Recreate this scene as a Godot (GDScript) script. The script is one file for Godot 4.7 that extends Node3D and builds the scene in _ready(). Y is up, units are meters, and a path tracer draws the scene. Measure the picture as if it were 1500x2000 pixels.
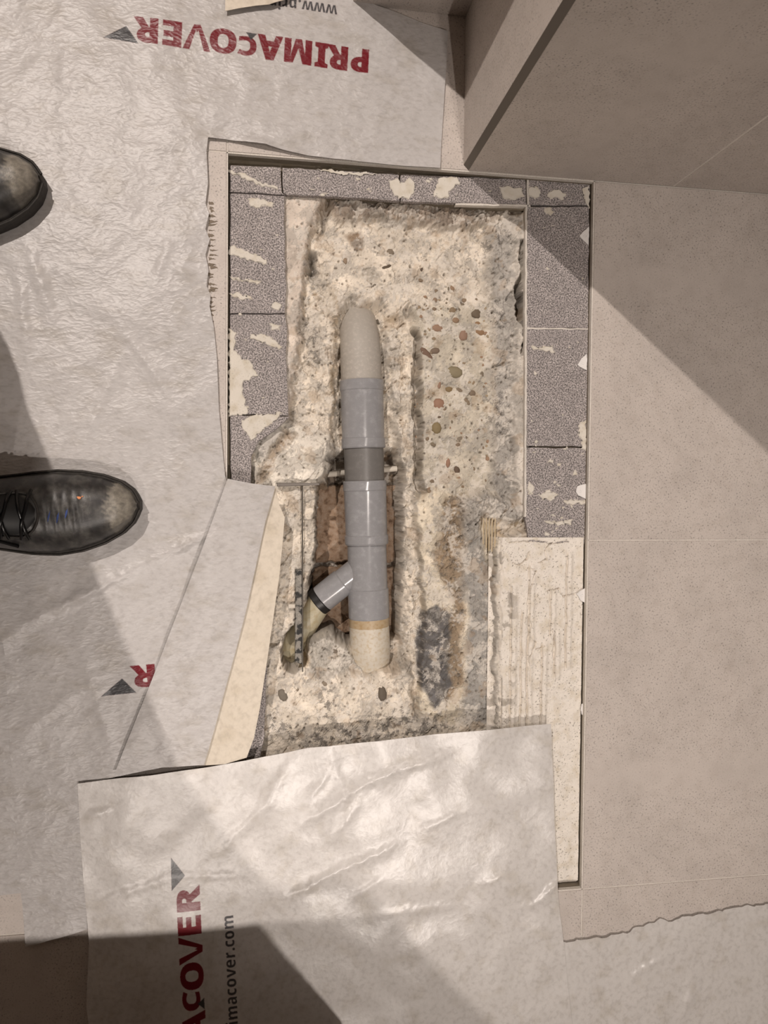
extends Node3D
# A bathroom floor under renovation, seen from above: two large tiles are lifted, the screed is chiselled open
# round a grey drain pipe, and white cover sheets lie on the rest. x runs right, z down the picture, y up; floor = 0.

const EYE := Vector3(0.0, 1.18, 0.0)
const FOCAL := 1440.0
# rows: how the lens axes (right, down, forward) lie in the room
const RX := Vector3(0.98787735, 0.00431046, 0.15517656)
const RY := Vector3(0.15497271, 0.0308574, -0.98743672)
const RZ := Vector3(-0.00904465, 0.9995145, 0.02981532)
const CUT := Rect2(-0.064, -0.519, 0.600, 1.201)      # opening left by the two lifted tiles
const PITCH := 0.602

var noises := {}
var M := {}
var taken := {}

# ---------------------------------------------------------------- survey: a point of the room at height h
func at(u: float, v: float, h := 0.0) -> Vector3:
	var c := Vector3(u - 750.0, v - 1000.0, FOCAL)
	var d := Vector3(RX.dot(c), RY.dot(c), RZ.dot(c))
	return EYE + d * ((h - EYE.y) / d.y)

func at2(u: float, v: float, h := 0.0) -> Vector2:
	var p := at(u, v, h)
	return Vector2(p.x, p.z)

func plan(list: Array, h := 0.0) -> PackedVector2Array:
	var out := PackedVector2Array()
	for q in list:
		out.append(at2(q[0], q[1], h))
	return out

# ---------------------------------------------------------------- noise and textures
func nz(key: String, seed_: int, freq: float, octaves := 4, ridged := false, cell := false) -> FastNoiseLite:
	var n := FastNoiseLite.new()
	n.seed = seed_
	n.frequency = freq
	n.noise_type = FastNoiseLite.TYPE_CELLULAR if cell else FastNoiseLite.TYPE_SIMPLEX_SMOOTH
	n.fractal_type = FastNoiseLite.FRACTAL_RIDGED if ridged else FastNoiseLite.FRACTAL_FBM
	if octaves <= 1:
		n.fractal_type = FastNoiseLite.FRACTAL_NONE
	n.fractal_octaves = octaves
	noises[key] = n
	return n

func grey(n: FastNoiseLite, size: int) -> PackedByteArray:
	var im := n.get_seamless_image(size, size, false, false, 0.15, true)
	im.convert(Image.FORMAT_L8)
	return im.get_data()

func tex(size: int, data: PackedByteArray, format: int) -> ImageTexture:
	return ImageTexture.create_from_image(Image.create_from_data(size, size, false, format, data))

func lut(stops: Array) -> PackedByteArray:
	# stops: [position 0..1, Color] in order -> 256 rgb triples
	var out := PackedByteArray()
	out.resize(768)
	for i in 256:
		var t := i / 255.0
		var c: Color = stops[0][1]
		for k in range(1, stops.size()):
			var a: float = stops[k - 1][0]
			var b: float = stops[k][0]
			if t >= b:
				c = stops[k][1]
			elif t > a:
				c = (stops[k - 1][1] as Color).lerp(stops[k][1], (t - a) / (b - a))
				break
		out[i * 3] = int(clampf(c.r, 0, 1) * 255.0)
		out[i * 3 + 1] = int(clampf(c.g, 0, 1) * 255.0)
		out[i * 3 + 2] = int(clampf(c.b, 0, 1) * 255.0)
	return out

func color_tex(size: int, layers: Array) -> ImageTexture:
	# layers: [noise, stops]; the ramps are multiplied together
	var res := PackedByteArray()
	res.resize(size * size * 3)
	res.fill(255)
	for l in layers:
		var g := grey(l[0], size)
		var t := lut(l[1])
		for i in size * size:
			var k := g[i] * 3
			var j := i * 3
			res[j] = res[j] * t[k] / 255
			res[j + 1] = res[j + 1] * t[k + 1] / 255
			res[j + 2] = res[j + 2] * t[k + 2] / 255
	return tex(size, res, Image.FORMAT_RGB8)

func bump_tex(size: int, list: Array) -> ImageTexture:
	# list: [noise, share]
	var acc := PackedFloat32Array()
	acc.resize(size * size)
	for l in list:
		var g := grey(l[0], size)
		var w: float = l[1]
		for i in size * size:
			acc[i] += g[i] * w
	var res := PackedByteArray()
	res.resize(size * size)
	for i in size * size:
		res[i] = int(clampf(acc[i], 0.0, 255.0))
	return tex(size, res, Image.FORMAT_L8)

func gray(v: float) -> Color:
	return Color(v, v, v)

func mat(key: String, c: Color, rough: float, opt := {}) -> StandardMaterial3D:
	var m := StandardMaterial3D.new()
	m.resource_name = key
	m.albedo_color = c
	m.roughness = rough
	m.metallic = opt.get("metal", 0.0)
	m.metallic_specular = opt.get("spec", 0.5)
	if opt.has("tex") or opt.has("bump"):
		m.uv1_triplanar = true
		m.uv1_world_triplanar = opt.get("world", true)
		var s: float = 1.0 / opt.get("size", 0.5)
		m.uv1_scale = Vector3(s, s, s)
	if opt.has("tex"):
		m.albedo_texture = opt.tex
	if opt.has("bump"):
		m.heightmap_enabled = true
		m.heightmap_texture = opt.bump
		m.heightmap_scale = opt.get("depth", 0.05)
	if opt.has("rtex"):
		m.roughness_texture = opt.rtex
	if opt.get("vertex", false):
		m.vertex_color_use_as_albedo = true
	if opt.has("coat"):
		m.clearcoat_enabled = true
		m.clearcoat = opt.coat
		m.clearcoat_roughness = opt.get("coat_rough", 0.1)
	M[key] = m
	return m

# ---------------------------------------------------------------- objects
func numbered(called: String) -> String:
	if not taken.has(called):
		taken[called] = 0
		return called
	taken[called] += 1
	return "%s_%03d" % [called, taken[called]]

func thing(called: String, label: String, category: String, pos := Vector3.ZERO, group := "") -> Node3D:
	var o := Node3D.new()
	o.name = numbered(called)
	add_child(o)
	o.position = pos
	tag(o, label, category, group)
	return o

func tag(o: Node, label: String, category: String, group := "") -> void:
	o.set_meta("label", label)
	o.set_meta("category", category)
	if group != "":
		o.set_meta("group", group)

func structure(called: String, label: String, category: String) -> Node3D:
	var o := thing(called, label, category)
	o.set_meta("kind", "structure")
	return o

func obj(called: String, mesh: Mesh, m: Material, parent: Node, pos := Vector3.ZERO) -> MeshInstance3D:
	var o := MeshInstance3D.new()
	o.mesh = mesh
	o.material_override = m
	o.position = pos
	if parent == self:
		o.name = numbered(called)
		add_child(o)
	else:
		o.name = called
		parent.add_child(o, true)
	o.cast_shadow = GeometryInstance3D.SHADOW_CASTING_SETTING_ON
	return o

# ---------------------------------------------------------------- mesh helpers
func arr_mesh(v: PackedVector3Array, n: PackedVector3Array, idx: PackedInt32Array, col := PackedColorArray(), uv2 := PackedVector2Array()) -> ArrayMesh:
	var a := []
	a.resize(Mesh.ARRAY_MAX)
	a[Mesh.ARRAY_VERTEX] = v
	a[Mesh.ARRAY_NORMAL] = n
	a[Mesh.ARRAY_INDEX] = idx
	if col.size() == v.size():
		a[Mesh.ARRAY_COLOR] = col
	if uv2.size() == v.size():
		a[Mesh.ARRAY_TEX_UV2] = uv2
	var m := ArrayMesh.new()
	m.add_surface_from_arrays(Mesh.PRIMITIVE_TRIANGLES, a)
	return m

func smooth_mesh(v: PackedVector3Array, idx: PackedInt32Array, col := PackedColorArray()) -> ArrayMesh:
	# normals averaged over the faces at each vertex (front faces run clockwise)
	var n := PackedVector3Array()
	n.resize(v.size())
	for i in range(0, idx.size(), 3):
		var a := v[idx[i]]
		var fn := (v[idx[i + 2]] - a).cross(v[idx[i + 1]] - a)
		n[idx[i]] += fn
		n[idx[i + 1]] += fn
		n[idx[i + 2]] += fn
	for i in n.size():
		n[i] = n[i].normalized() if n[i].length_squared() > 0.0 else Vector3.UP
	return arr_mesh(v, n, idx, col)

func box_mesh(size: Vector3, bevel := 0.001) -> ArrayMesh:
	# a box with chamfered edges, centred
	var st := SurfaceTool.new()
	st.begin(Mesh.PRIMITIVE_TRIANGLES)
	st.set_smooth_group(-1)
	var h := size * 0.5
	var b := minf(bevel, minf(h.x, minf(h.y, h.z)) * 0.9)
	var ax := [Vector3.RIGHT, Vector3.UP, Vector3.BACK]
	var corner := func(s: Vector3, k: int) -> Vector3:
		var p := h * s
		for j in 3:
			if j != k:
				p[j] -= s[j] * b
		return p
	for k in 3:
		for sg in [-1.0, 1.0]:
			var i: int = (k + 1) % 3
			var j: int = (k + 2) % 3
			var q := []
			for e in [[-1, -1], [1, -1], [1, 1], [-1, 1]]:
				var s := Vector3.ZERO
				s[k] = sg
				s[i] = e[0]
				s[j] = e[1]
				q.append(corner.call(s, k))
			quad(st, q[0], q[1], q[2], q[3], ax[k] * sg)
	for k in 3:
		var i: int = (k + 1) % 3
		var j: int = (k + 2) % 3
		for si in [-1.0, 1.0]:
			for sj in [-1.0, 1.0]:
				var s0 := Vector3.ZERO
				s0[i] = si
				s0[j] = sj
				s0[k] = -1
				var s1 := s0
				s1[k] = 1
				quad(st, corner.call(s0, i), corner.call(s1, i), corner.call(s1, j), corner.call(s0, j), ax[i] * si + ax[j] * sj)
	for sx in [-1.0, 1.0]:
		for sy in [-1.0, 1.0]:
			for sz in [-1.0, 1.0]:
				var s := Vector3(sx, sy, sz)
				tri(st, corner.call(s, 0), corner.call(s, 1), corner.call(s, 2), s)
	st.generate_normals()
	return st.commit()

func tri(st: SurfaceTool, a: Vector3, b: Vector3, c: Vector3, out: Vector3) -> void:
	if (c - a).cross(b - a).dot(out) < 0.0:
		var t := b
		b = c
		c = t
	st.add_vertex(a)
	st.add_vertex(b)
	st.add_vertex(c)

func quad(st: SurfaceTool, a: Vector3, b: Vector3, c: Vector3, d: Vector3, out: Vector3) -> void:
	tri(st, a, b, c, out)
	tri(st, a, c, d, out)

func ragged(poly: PackedVector2Array, step: float, amp: float, seed_: int, freq := 0.06) -> PackedVector2Array:
	# the outline split into short pieces and shaken sideways
	var n := FastNoiseLite.new()
	n.seed = seed_
	n.frequency = freq
	n.fractal_octaves = 3
	var out := PackedVector2Array()
	for i in poly.size():
		var a := poly[i]
		var b := poly[(i + 1) % poly.size()]
		var k := maxi(1, int(a.distance_to(b) / step))
		for j in k:
			var p := a.lerp(b, j / float(k))
			out.append(p + Vector2(n.get_noise_2d(p.x * 1000, p.y * 1000), n.get_noise_2d(p.x * 1000 + 500, p.y * 1000)) * amp * 2.0)
	return out

func slab_mesh(poly: PackedVector2Array, top: float, bottom: float, bevel := 0.0006) -> ArrayMesh:
	# a flat piece of any outline, with a bevelled rim
	if Geometry2D.is_polygon_clockwise(poly):
		poly = poly.duplicate()
		poly.reverse()
	var inner := poly
	if bevel > 0.0:
		var best := Geometry2D.offset_polygon(poly, -bevel)
		if best.size() == 1 and best[0].size() >= 3:
			inner = best[0]
	var st := SurfaceTool.new()
	st.begin(Mesh.PRIMITIVE_TRIANGLES)
	st.set_smooth_group(-1)
	var t := Geometry2D.triangulate_polygon(inner)
	for i in range(0, t.size(), 3):
		var q := []
		for k in 3:
			q.append(Vector3(inner[t[i + k]].x, top, inner[t[i + k]].y))
		tri(st, q[0], q[1], q[2], Vector3.UP)
	var c := Vector2.ZERO
	for p in poly:
		c += p
	c /= poly.size()
	for i in poly.size():
		var a := poly[i]
		var b := poly[(i + 1) % poly.size()]
		var e := b - a
		var out := Vector3(e.y, 0, -e.x)
		var mid := (a + b) * 0.5
		if Geometry2D.is_point_in_polygon(mid + Vector2(out.x, out.z).normalized() * 0.0002, poly):
			out = -out
		var y1 := top - bevel
		quad(st, Vector3(a.x, y1, a.y), Vector3(b.x, y1, b.y), Vector3(b.x, bottom, b.y), Vector3(a.x, bottom, a.y), out)
		if inner != poly:
			var na := near(inner, a)
			var nb := near(inner, b)
			quad(st, Vector3(a.x, y1, a.y), Vector3(b.x, y1, b.y), Vector3(nb.x, top, nb.y), Vector3(na.x, top, na.y), out.normalized() + Vector3.UP)
	st.generate_normals()
	return st.commit()

func near(poly: PackedVector2Array, p: Vector2) -> Vector2:
	var best := 1e9
	var res := p
	for q in poly:
		var d := q.distance_squared_to(p)
		if d < best:
			best = d
			res = q
	return res

func tube_mesh(path: Array, radii: Array, sides := 20, cap := true) -> ArrayMesh:
	# a round bar or hose along a list of points
	var v := PackedVector3Array()
	var idx := PackedInt32Array()
	var side := Vector3.ZERO
	for i in path.size():
		var d: Vector3 = (path[mini(i + 1, path.size() - 1)] - path[maxi(i - 1, 0)]).normalized()
		if i == 0:
			side = d.cross(Vector3.UP)
			if side.length() < 0.1:
				side = d.cross(Vector3.RIGHT)
		side = (side - d * side.dot(d)).normalized()
		var up := side.cross(d).normalized()
		for k in sides:
			var a := TAU * k / sides
			v.append(path[i] + (side * cos(a) + up * sin(a)) * radii[i])
	for i in path.size() - 1:
		for k in sides:
			var a := i * sides + k
			var b := i * sides + (k + 1) % sides
			idx.append_array([a, a + sides, b, b, a + sides, b + sides])
	if cap:
		for e in [0, path.size() - 1]:
			var c := v.size()
			v.append(path[e])
			for k in sides:
				v.append(v[e * sides + k])
			for k in sides:
				var a: int = c + 1 + k
				var b: int = c + 1 + (k + 1) % sides
				if e == 0:
					idx.append_array([c, a, b])
				else:
					idx.append_array([c, b, a])
	return outward(smooth_mesh(v, idx), v, idx)

func outward(m: ArrayMesh, v: PackedVector3Array, idx: PackedInt32Array) -> ArrayMesh:
	# turns the faces round if the shape's volume comes out negative
	var vol := 0.0
	for i in range(0, idx.size(), 3):
		vol += v[idx[i]].dot(v[idx[i + 2]].cross(v[idx[i + 1]]))
	if vol >= 0.0:
		return m
	for i in range(0, idx.size(), 3):
		var t := idx[i + 1]
		idx[i + 1] = idx[i + 2]
		idx[i + 2] = t
	return smooth_mesh(v, idx)

func lathe_mesh(a: Vector3, b: Vector3, profile: Array, sides := 40) -> ArrayMesh:
	# profile: [share of the way from a to b, radius]; sharp steps keep hard edges by doubled rings
	var v := PackedVector3Array()
	var idx := PackedInt32Array()
	var d := (b - a).normalized()
	var side := d.cross(Vector3.UP).normalized()
	var up := side.cross(d).normalized()
	var rings := 0
	for i in profile.size() - 1:
		for e in [0, 1]:
			var t: float = profile[i + e][0]
			var r: float = profile[i + e][1]
			for k in sides:
				var g := TAU * k / sides
				v.append(a.lerp(b, t) + (side * cos(g) + up * sin(g)) * r)
		for k in sides:
			var p := rings * sides + k
			var q := rings * sides + (k + 1) % sides
			idx.append_array([p, p + sides, q, q, p + sides, q + sides])
		rings += 2
	return outward(smooth_mesh(v, idx), v, idx)

func field_mesh(x0: float, z0: float, x1: float, z1: float, cell: float, sample: Callable) -> ArrayMesh:
	# relief: sample(x, z) -> [height, linear colour]
	var nx := int((x1 - x0) / cell) + 1
	var nzc := int((z1 - z0) / cell) + 1
	var v := PackedVector3Array()
	var n := PackedVector3Array()
	var c := PackedColorArray()
	var idx := PackedInt32Array()
	v.resize(nx * nzc)
	n.resize(nx * nzc)
	c.resize(nx * nzc)
	for j in nzc:
		for i in nx:
			var x := x0 + i * cell
			var z := z0 + j * cell
			var s: Array = sample.call(x, z)
			v[j * nx + i] = Vector3(x, s[0], z)
			c[j * nx + i] = s[1]
	idx.resize((nx - 1) * (nzc - 1) * 6)
	var w := 0
	for j in nzc:
		for i in nx:
			var k := j * nx + i
			var l := v[j * nx + maxi(i - 1, 0)]
			var r := v[j * nx + mini(i + 1, nx - 1)]
			var u := v[maxi(j - 1, 0) * nx + i]
			var d := v[mini(j + 1, nzc - 1) * nx + i]
			n[k] = (d - u).cross(r - l).normalized()
			if i < nx - 1 and j < nzc - 1:
				idx[w] = k
				idx[w + 1] = k + 1
				idx[w + 2] = k + nx
				idx[w + 3] = k + 1
				idx[w + 4] = k + nx + 1
				idx[w + 5] = k + nx
				w += 6
	return arr_mesh(v, n, idx, c)

func sheet_mesh(poly: PackedVector2Array, cell: float, high: Callable, thick: float, print_area := Rect2()) -> ArrayMesh:
	# a thin sheet of any outline that follows high(x, z), with an underside and a rim
	var lo := poly[0]
	var hi := poly[0]
	for p in poly:
		lo = lo.min(p)
		hi = hi.max(p)
	var nx := int((hi.x - lo.x) / cell) + 2
	var nzc := int((hi.y - lo.y) / cell) + 2
	var grid := PackedFloat32Array()
	var inside := PackedByteArray()
	var index := PackedInt32Array()
	grid.resize(nx * nzc)
	inside.resize(nx * nzc)
	index.resize(nx * nzc)
	index.fill(-1)
	for j in nzc:
		for i in nx:
			var p := lo + Vector2(i, j) * cell
			grid[j * nx + i] = high.call(p.x, p.y)
			inside[j * nx + i] = 1 if Geometry2D.is_point_in_polygon(p, poly) else 0
	var v := PackedVector3Array()
	var n := PackedVector3Array()
	var idx := PackedInt32Array()
	var flat := func(p: Vector2) -> Vector3:
		return Vector3(p.x, high.call(p.x, p.y), p.y)
	var slope := func(p: Vector2) -> Vector3:
		var e := cell * 0.5
		return Vector3(high.call(p.x - e, p.y) - high.call(p.x + e, p.y), 2.0 * e, high.call(p.x, p.y - e) - high.call(p.x, p.y + e)).normalized()
	for j in nzc - 1:
		for i in nx - 1:
			var k := j * nx + i
			var s: int = inside[k] + inside[k + 1] + inside[k + nx] + inside[k + nx + 1]
			if s == 4:
				for q in [k, k + 1, k + nx, k + nx + 1]:
					if index[q] < 0:
						index[q] = v.size()
						var qi: int = q % nx
						var qj: int = q / nx
						var p := lo + Vector2(qi, qj) * cell
						v.append(Vector3(p.x, grid[q], p.y))
						var gx: float = (grid[qj * nx + mini(qi + 1, nx - 1)] - grid[qj * nx + maxi(qi - 1, 0)]) / (2.0 * cell)
						var gz: float = (grid[mini(qj + 1, nzc - 1) * nx + qi] - grid[maxi(qj - 1, 0) * nx + qi]) / (2.0 * cell)
						n.append(Vector3(-gx, 1.0, -gz).normalized())
				idx.append_array([index[k], index[k + 1], index[k + nx], index[k + 1], index[k + nx + 1], index[k + nx]])
			elif s > 0:
				var c0 := lo + Vector2(i, j) * cell
				var sq := PackedVector2Array([c0, c0 + Vector2(cell, 0), c0 + Vector2(cell, cell), c0 + Vector2(0, cell)])
				for piece in Geometry2D.intersect_polygons(sq, poly):
					var t := Geometry2D.triangulate_polygon(piece)
					var b := v.size()
					for p in piece:
						v.append(flat.call(p))
						n.append(slope.call(p))
					for q in range(0, t.size(), 3):
						var e1 := piece[t[q + 1]] - piece[t[q]]
						var e2 := piece[t[q + 2]] - piece[t[q]]
						if e1.cross(e2) > 0.0:
							idx.append_array([b + t[q], b + t[q + 1], b + t[q + 2]])
						else:
							idx.append_array([b + t[q], b + t[q + 2], b + t[q + 1]])
	var tops := v.size()
	var faces := idx.size()
	for i in tops:
		v.append(v[i] - n[i] * thick)
		n.append(-n[i])
	for i in range(0, faces, 3):
		idx.append_array([idx[i] + tops, idx[i + 2] + tops, idx[i + 1] + tops])
	var ccw := not Geometry2D.is_polygon_clockwise(poly)
	for i in poly.size():
		var a := poly[i]
		var b := poly[(i + 1) % poly.size()]
		var steps := maxi(1, int(a.distance_to(b) / cell))
		for k in steps:
			var p := a.lerp(b, k / float(steps))
			var q := a.lerp(b, (k + 1) / float(steps))
			var e := (q - p).normalized()
			var out := Vector3(e.y, 0, -e.x) * (1.0 if ccw else -1.0)
			var w := v.size()
			var p3: Vector3 = flat.call(p)
			var q3: Vector3 = flat.call(q)
			v.append_array([p3, q3, q3 - Vector3(0, thick, 0), p3 - Vector3(0, thick, 0)])
			n.append_array([out, out, out, out])
			if (v[w + 2] - p3).cross(q3 - p3).dot(out) > 0.0:
				idx.append_array([w, w + 1, w + 2, w, w + 2, w + 3])
			else:
				idx.append_array([w, w + 2, w + 1, w, w + 3, w + 2])
	var uv := PackedVector2Array()
	if print_area.size.x > 0.0:
		uv.resize(v.size())
		for i in v.size():
			uv[i] = (Vector2(v[i].x, v[i].z) - print_area.position) / print_area.size
	return arr_mesh(v, n, idx, PackedColorArray(), uv)

# ---------------------------------------------------------------- print on the cover sheets
func ink(im: Image, area: Rect2, tris: PackedVector2Array, c: Color) -> void:
	# fills triangles given in room coordinates
	var k := Vector2(im.get_width(), im.get_height()) / area.size
	for i in range(0, tris.size(), 3):
		var a := (tris[i] - area.position) * k
		var b := (tris[i + 1] - area.position) * k
		var d := (tris[i + 2] - area.position) * k
		var full := (b - a).cross(d - a)
		if absf(full) < 1e-6:
			continue
		var lo := a.min(b).min(d).floor()
		var hi := a.max(b).max(d).ceil()
		for y in range(maxi(0, int(lo.y)), mini(im.get_height(), int(hi.y) + 1)):
			for x in range(maxi(0, int(lo.x)), mini(im.get_width(), int(hi.x) + 1)):
				var hit := 0
				for s in 4:
					var p := Vector2(x + 0.25 + 0.5 * (s % 2), y + 0.25 + 0.5 * (s / 2))
					var u := (p - a).cross(d - a) / full
					var w := (b - a).cross(p - a) / full
					if u >= -0.001 and w >= -0.001 and u + w <= 1.001:
						hit += 1
				if hit > 0:
					var old := im.get_pixel(x, y)
					im.set_pixel(x, y, Color(c.r, c.g, c.b, minf(c.a, old.a + hit * 0.25 * c.a)))

func word(im: Image, area: Rect2, text: String, weight: int, start: Vector2, end: Vector2, tall: float, c: Color) -> void:
	# text set from start to end along its baseline; capitals (or the whole word) come out `tall` high
	var f := SystemFont.new()
	f.font_names = PackedStringArray(["Droid Sans"])
	f.font_weight = weight
	var fv := FontVariation.new()
	fv.base_font = f
	if weight > 650:
		fv.variation_embolden = 0.9
	var t := TextMesh.new()
	t.font = fv
	t.text = text
	t.font_size = 64
	t.pixel_size = 0.01
	t.depth = 0.0
	t.curve_step = 1.0
	t.horizontal_alignment = HORIZONTAL_ALIGNMENT_LEFT
	t.vertical_alignment = VERTICAL_ALIGNMENT_BOTTOM
	var a := t.get_mesh_arrays()
	var v: PackedVector3Array = a[Mesh.ARRAY_VERTEX]
	var ix: PackedInt32Array = a[Mesh.ARRAY_INDEX] if a[Mesh.ARRAY_INDEX] != null else PackedInt32Array(range(v.size()))
	var lo := Vector2(1e9, 1e9)
	var hi := -lo
	for p in v:
		lo = lo.min(Vector2(p.x, p.y))
		hi = hi.max(Vector2(p.x, p.y))
	var ux := (end - start) / (hi.x - lo.x)
	var dir := (end - start).normalized()
	var uy := Vector2(dir.y, -dir.x) * tall / (hi.y - lo.y)
	var out := PackedVector2Array()
	for i in ix:
		out.append(start + ux * (v[i].x - lo.x) + uy * (v[i].y - lo.y))
	ink(im, area, out, c)

func logo(im: Image, area: Rect2, start: Vector2, end: Vector2, tall: float) -> void:
	var red := Color(0.42, 0.015, 0.085, 1.0)
	var s := (end - start)
	word(im, area, "PRIMA", 700, start, start + s * 0.485, tall, red)
	var up := Vector2(s.y, -s.x).normalized() * tall
	word(im, area, "C", 700, start + s * 0.487 + up * 0.18, start + s * 0.568 + up * 0.18, tall * 0.78, red)
	ink(im, area, PackedVector2Array([start + s * 0.487 + up * 0.02, start + s * 0.535 + up * 0.02, start + s * 0.512 + up * 0.30]), Color(0.20, 0.20, 0.21, 0.98))
	word(im, area, "O", 700, start + s * 0.572, start + s * 0.684, tall, red)
	var v := PackedVector2Array()
	for q in [[0.0, 1.0], [0.24, 1.0], [0.52, 0.0], [0.0, 1.0], [0.52, 0.0], [0.38, 0.0], [0.76, 1.0], [1.0, 1.0], [0.62, 0.0], [0.76, 1.0], [0.62, 0.0], [0.48, 0.0], [0.38, 0.0], [0.62, 0.0], [0.5, 0.33]]:
		v.append(start + s * (0.680 + 0.115 * q[0]) + up * q[1])
	ink(im, area, v, red)
	word(im, area, "ER", 700, start + s * 0.800, end, tall, red)

func print_image(area: Rect2, per_metre: float) -> Image:
	var im := Image.create(int(area.size.x * per_metre), int(area.size.y * per_metre), false, Image.FORMAT_RGBA8)
	im.fill(Color(0.5, 0.1, 0.2, 0.0))
	return im

# ---------------------------------------------------------------- relief of the chiselled screed
class Relief:
	var x0: float
	var z0: float
	var cell: float
	var nx: int
	var nz: int
	var h := PackedFloat32Array()
	var rough := PackedFloat32Array()
	var grime := PackedFloat32Array()
	var r := PackedFloat32Array()
	var g := PackedFloat32Array()
	var b := PackedFloat32Array()

	func _init(ax: float, az: float, bx: float, bz: float, c: float, base: float, col: Color) -> void:
		x0 = ax
		z0 = az
		cell = c
		nx = int((bx - ax) / c) + 2
		nz = int((bz - az) / c) + 2
		var l := col.srgb_to_linear()
		for pair in [[h, base], [rough, 1.0], [grime, 0.2], [r, l.r], [g, l.g], [b, l.b]]:
			pass
		h.resize(nx * nz)
		h.fill(base)
		rough.resize(nx * nz)
		rough.fill(1.0)
		grime.resize(nx * nz)
		grime.fill(0.2)
		r.resize(nx * nz)
		r.fill(l.r)
		g.resize(nx * nz)
		g.fill(l.g)
		b.resize(nx * nz)
		b.fill(l.b)

	func paint(poly: PackedVector2Array, height: Variant, feather: float, col: Variant, ro := -1.0, gr := -1.0, cf := 0.004) -> void:
		var lo := poly[0]
		var hi := poly[0]
		for p in poly:
			lo = lo.min(p)
			hi = hi.max(p)
		var reach := maxf(feather, cf)
		var l := Color.BLACK
		if col != null:
			l = (col as Color)
			var v := (l.r + l.g + l.b) / 3.0
			l = l.lerp(Color(v, v, v), 0.5).srgb_to_linear() * 1.25
		for j in range(maxi(0, int((lo.y - reach - z0) / cell)), mini(nz, int((hi.y + reach - z0) / cell) + 2)):
			for i in range(maxi(0, int((lo.x - reach - x0) / cell)), mini(nx, int((hi.x + reach - x0) / cell) + 2)):
				var p := Vector2(x0 + i * cell, z0 + j * cell)
				var d := 1e9
				for k in poly.size():
					d = minf(d, p.distance_squared_to(Geometry2D.get_closest_point_to_segment(p, poly[k], poly[(k + 1) % poly.size()])))
				d = sqrt(d)
				if Geometry2D.is_point_in_polygon(p, poly):
					d = -d
				var at := j * nx + i
				var w := clampf(0.5 - d / (2.0 * feather), 0.0, 1.0)
				w = w * w * (3.0 - 2.0 * w)
				var wc := clampf(0.5 - d / (2.0 * cf), 0.0, 1.0)
				if height != null:
					h[at] = lerpf(h[at], height, w)
				if ro >= 0.0:
					rough[at] = lerpf(rough[at], ro, w)
				if gr >= 0.0:
					grime[at] = lerpf(grime[at], gr, wc)
				if col != null:
					r[at] = lerpf(r[at], l.r, wc)
					g[at] = lerpf(g[at], l.g, wc)
					b[at] = lerpf(b[at], l.b, wc)

	func look(a: PackedFloat32Array, x: float, z: float) -> float:
		var fx := clampf((x - x0) / cell, 0.0, nx - 1.001)
		var fz := clampf((z - z0) / cell, 0.0, nz - 1.001)
		var i := int(fx)
		var j := int(fz)
		fx -= i
		fz -= j
		var k := j * nx + i
		return lerpf(lerpf(a[k], a[k + 1], fx), lerpf(a[k + nx], a[k + nx + 1], fx), fz)

var relief: Relief

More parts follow.
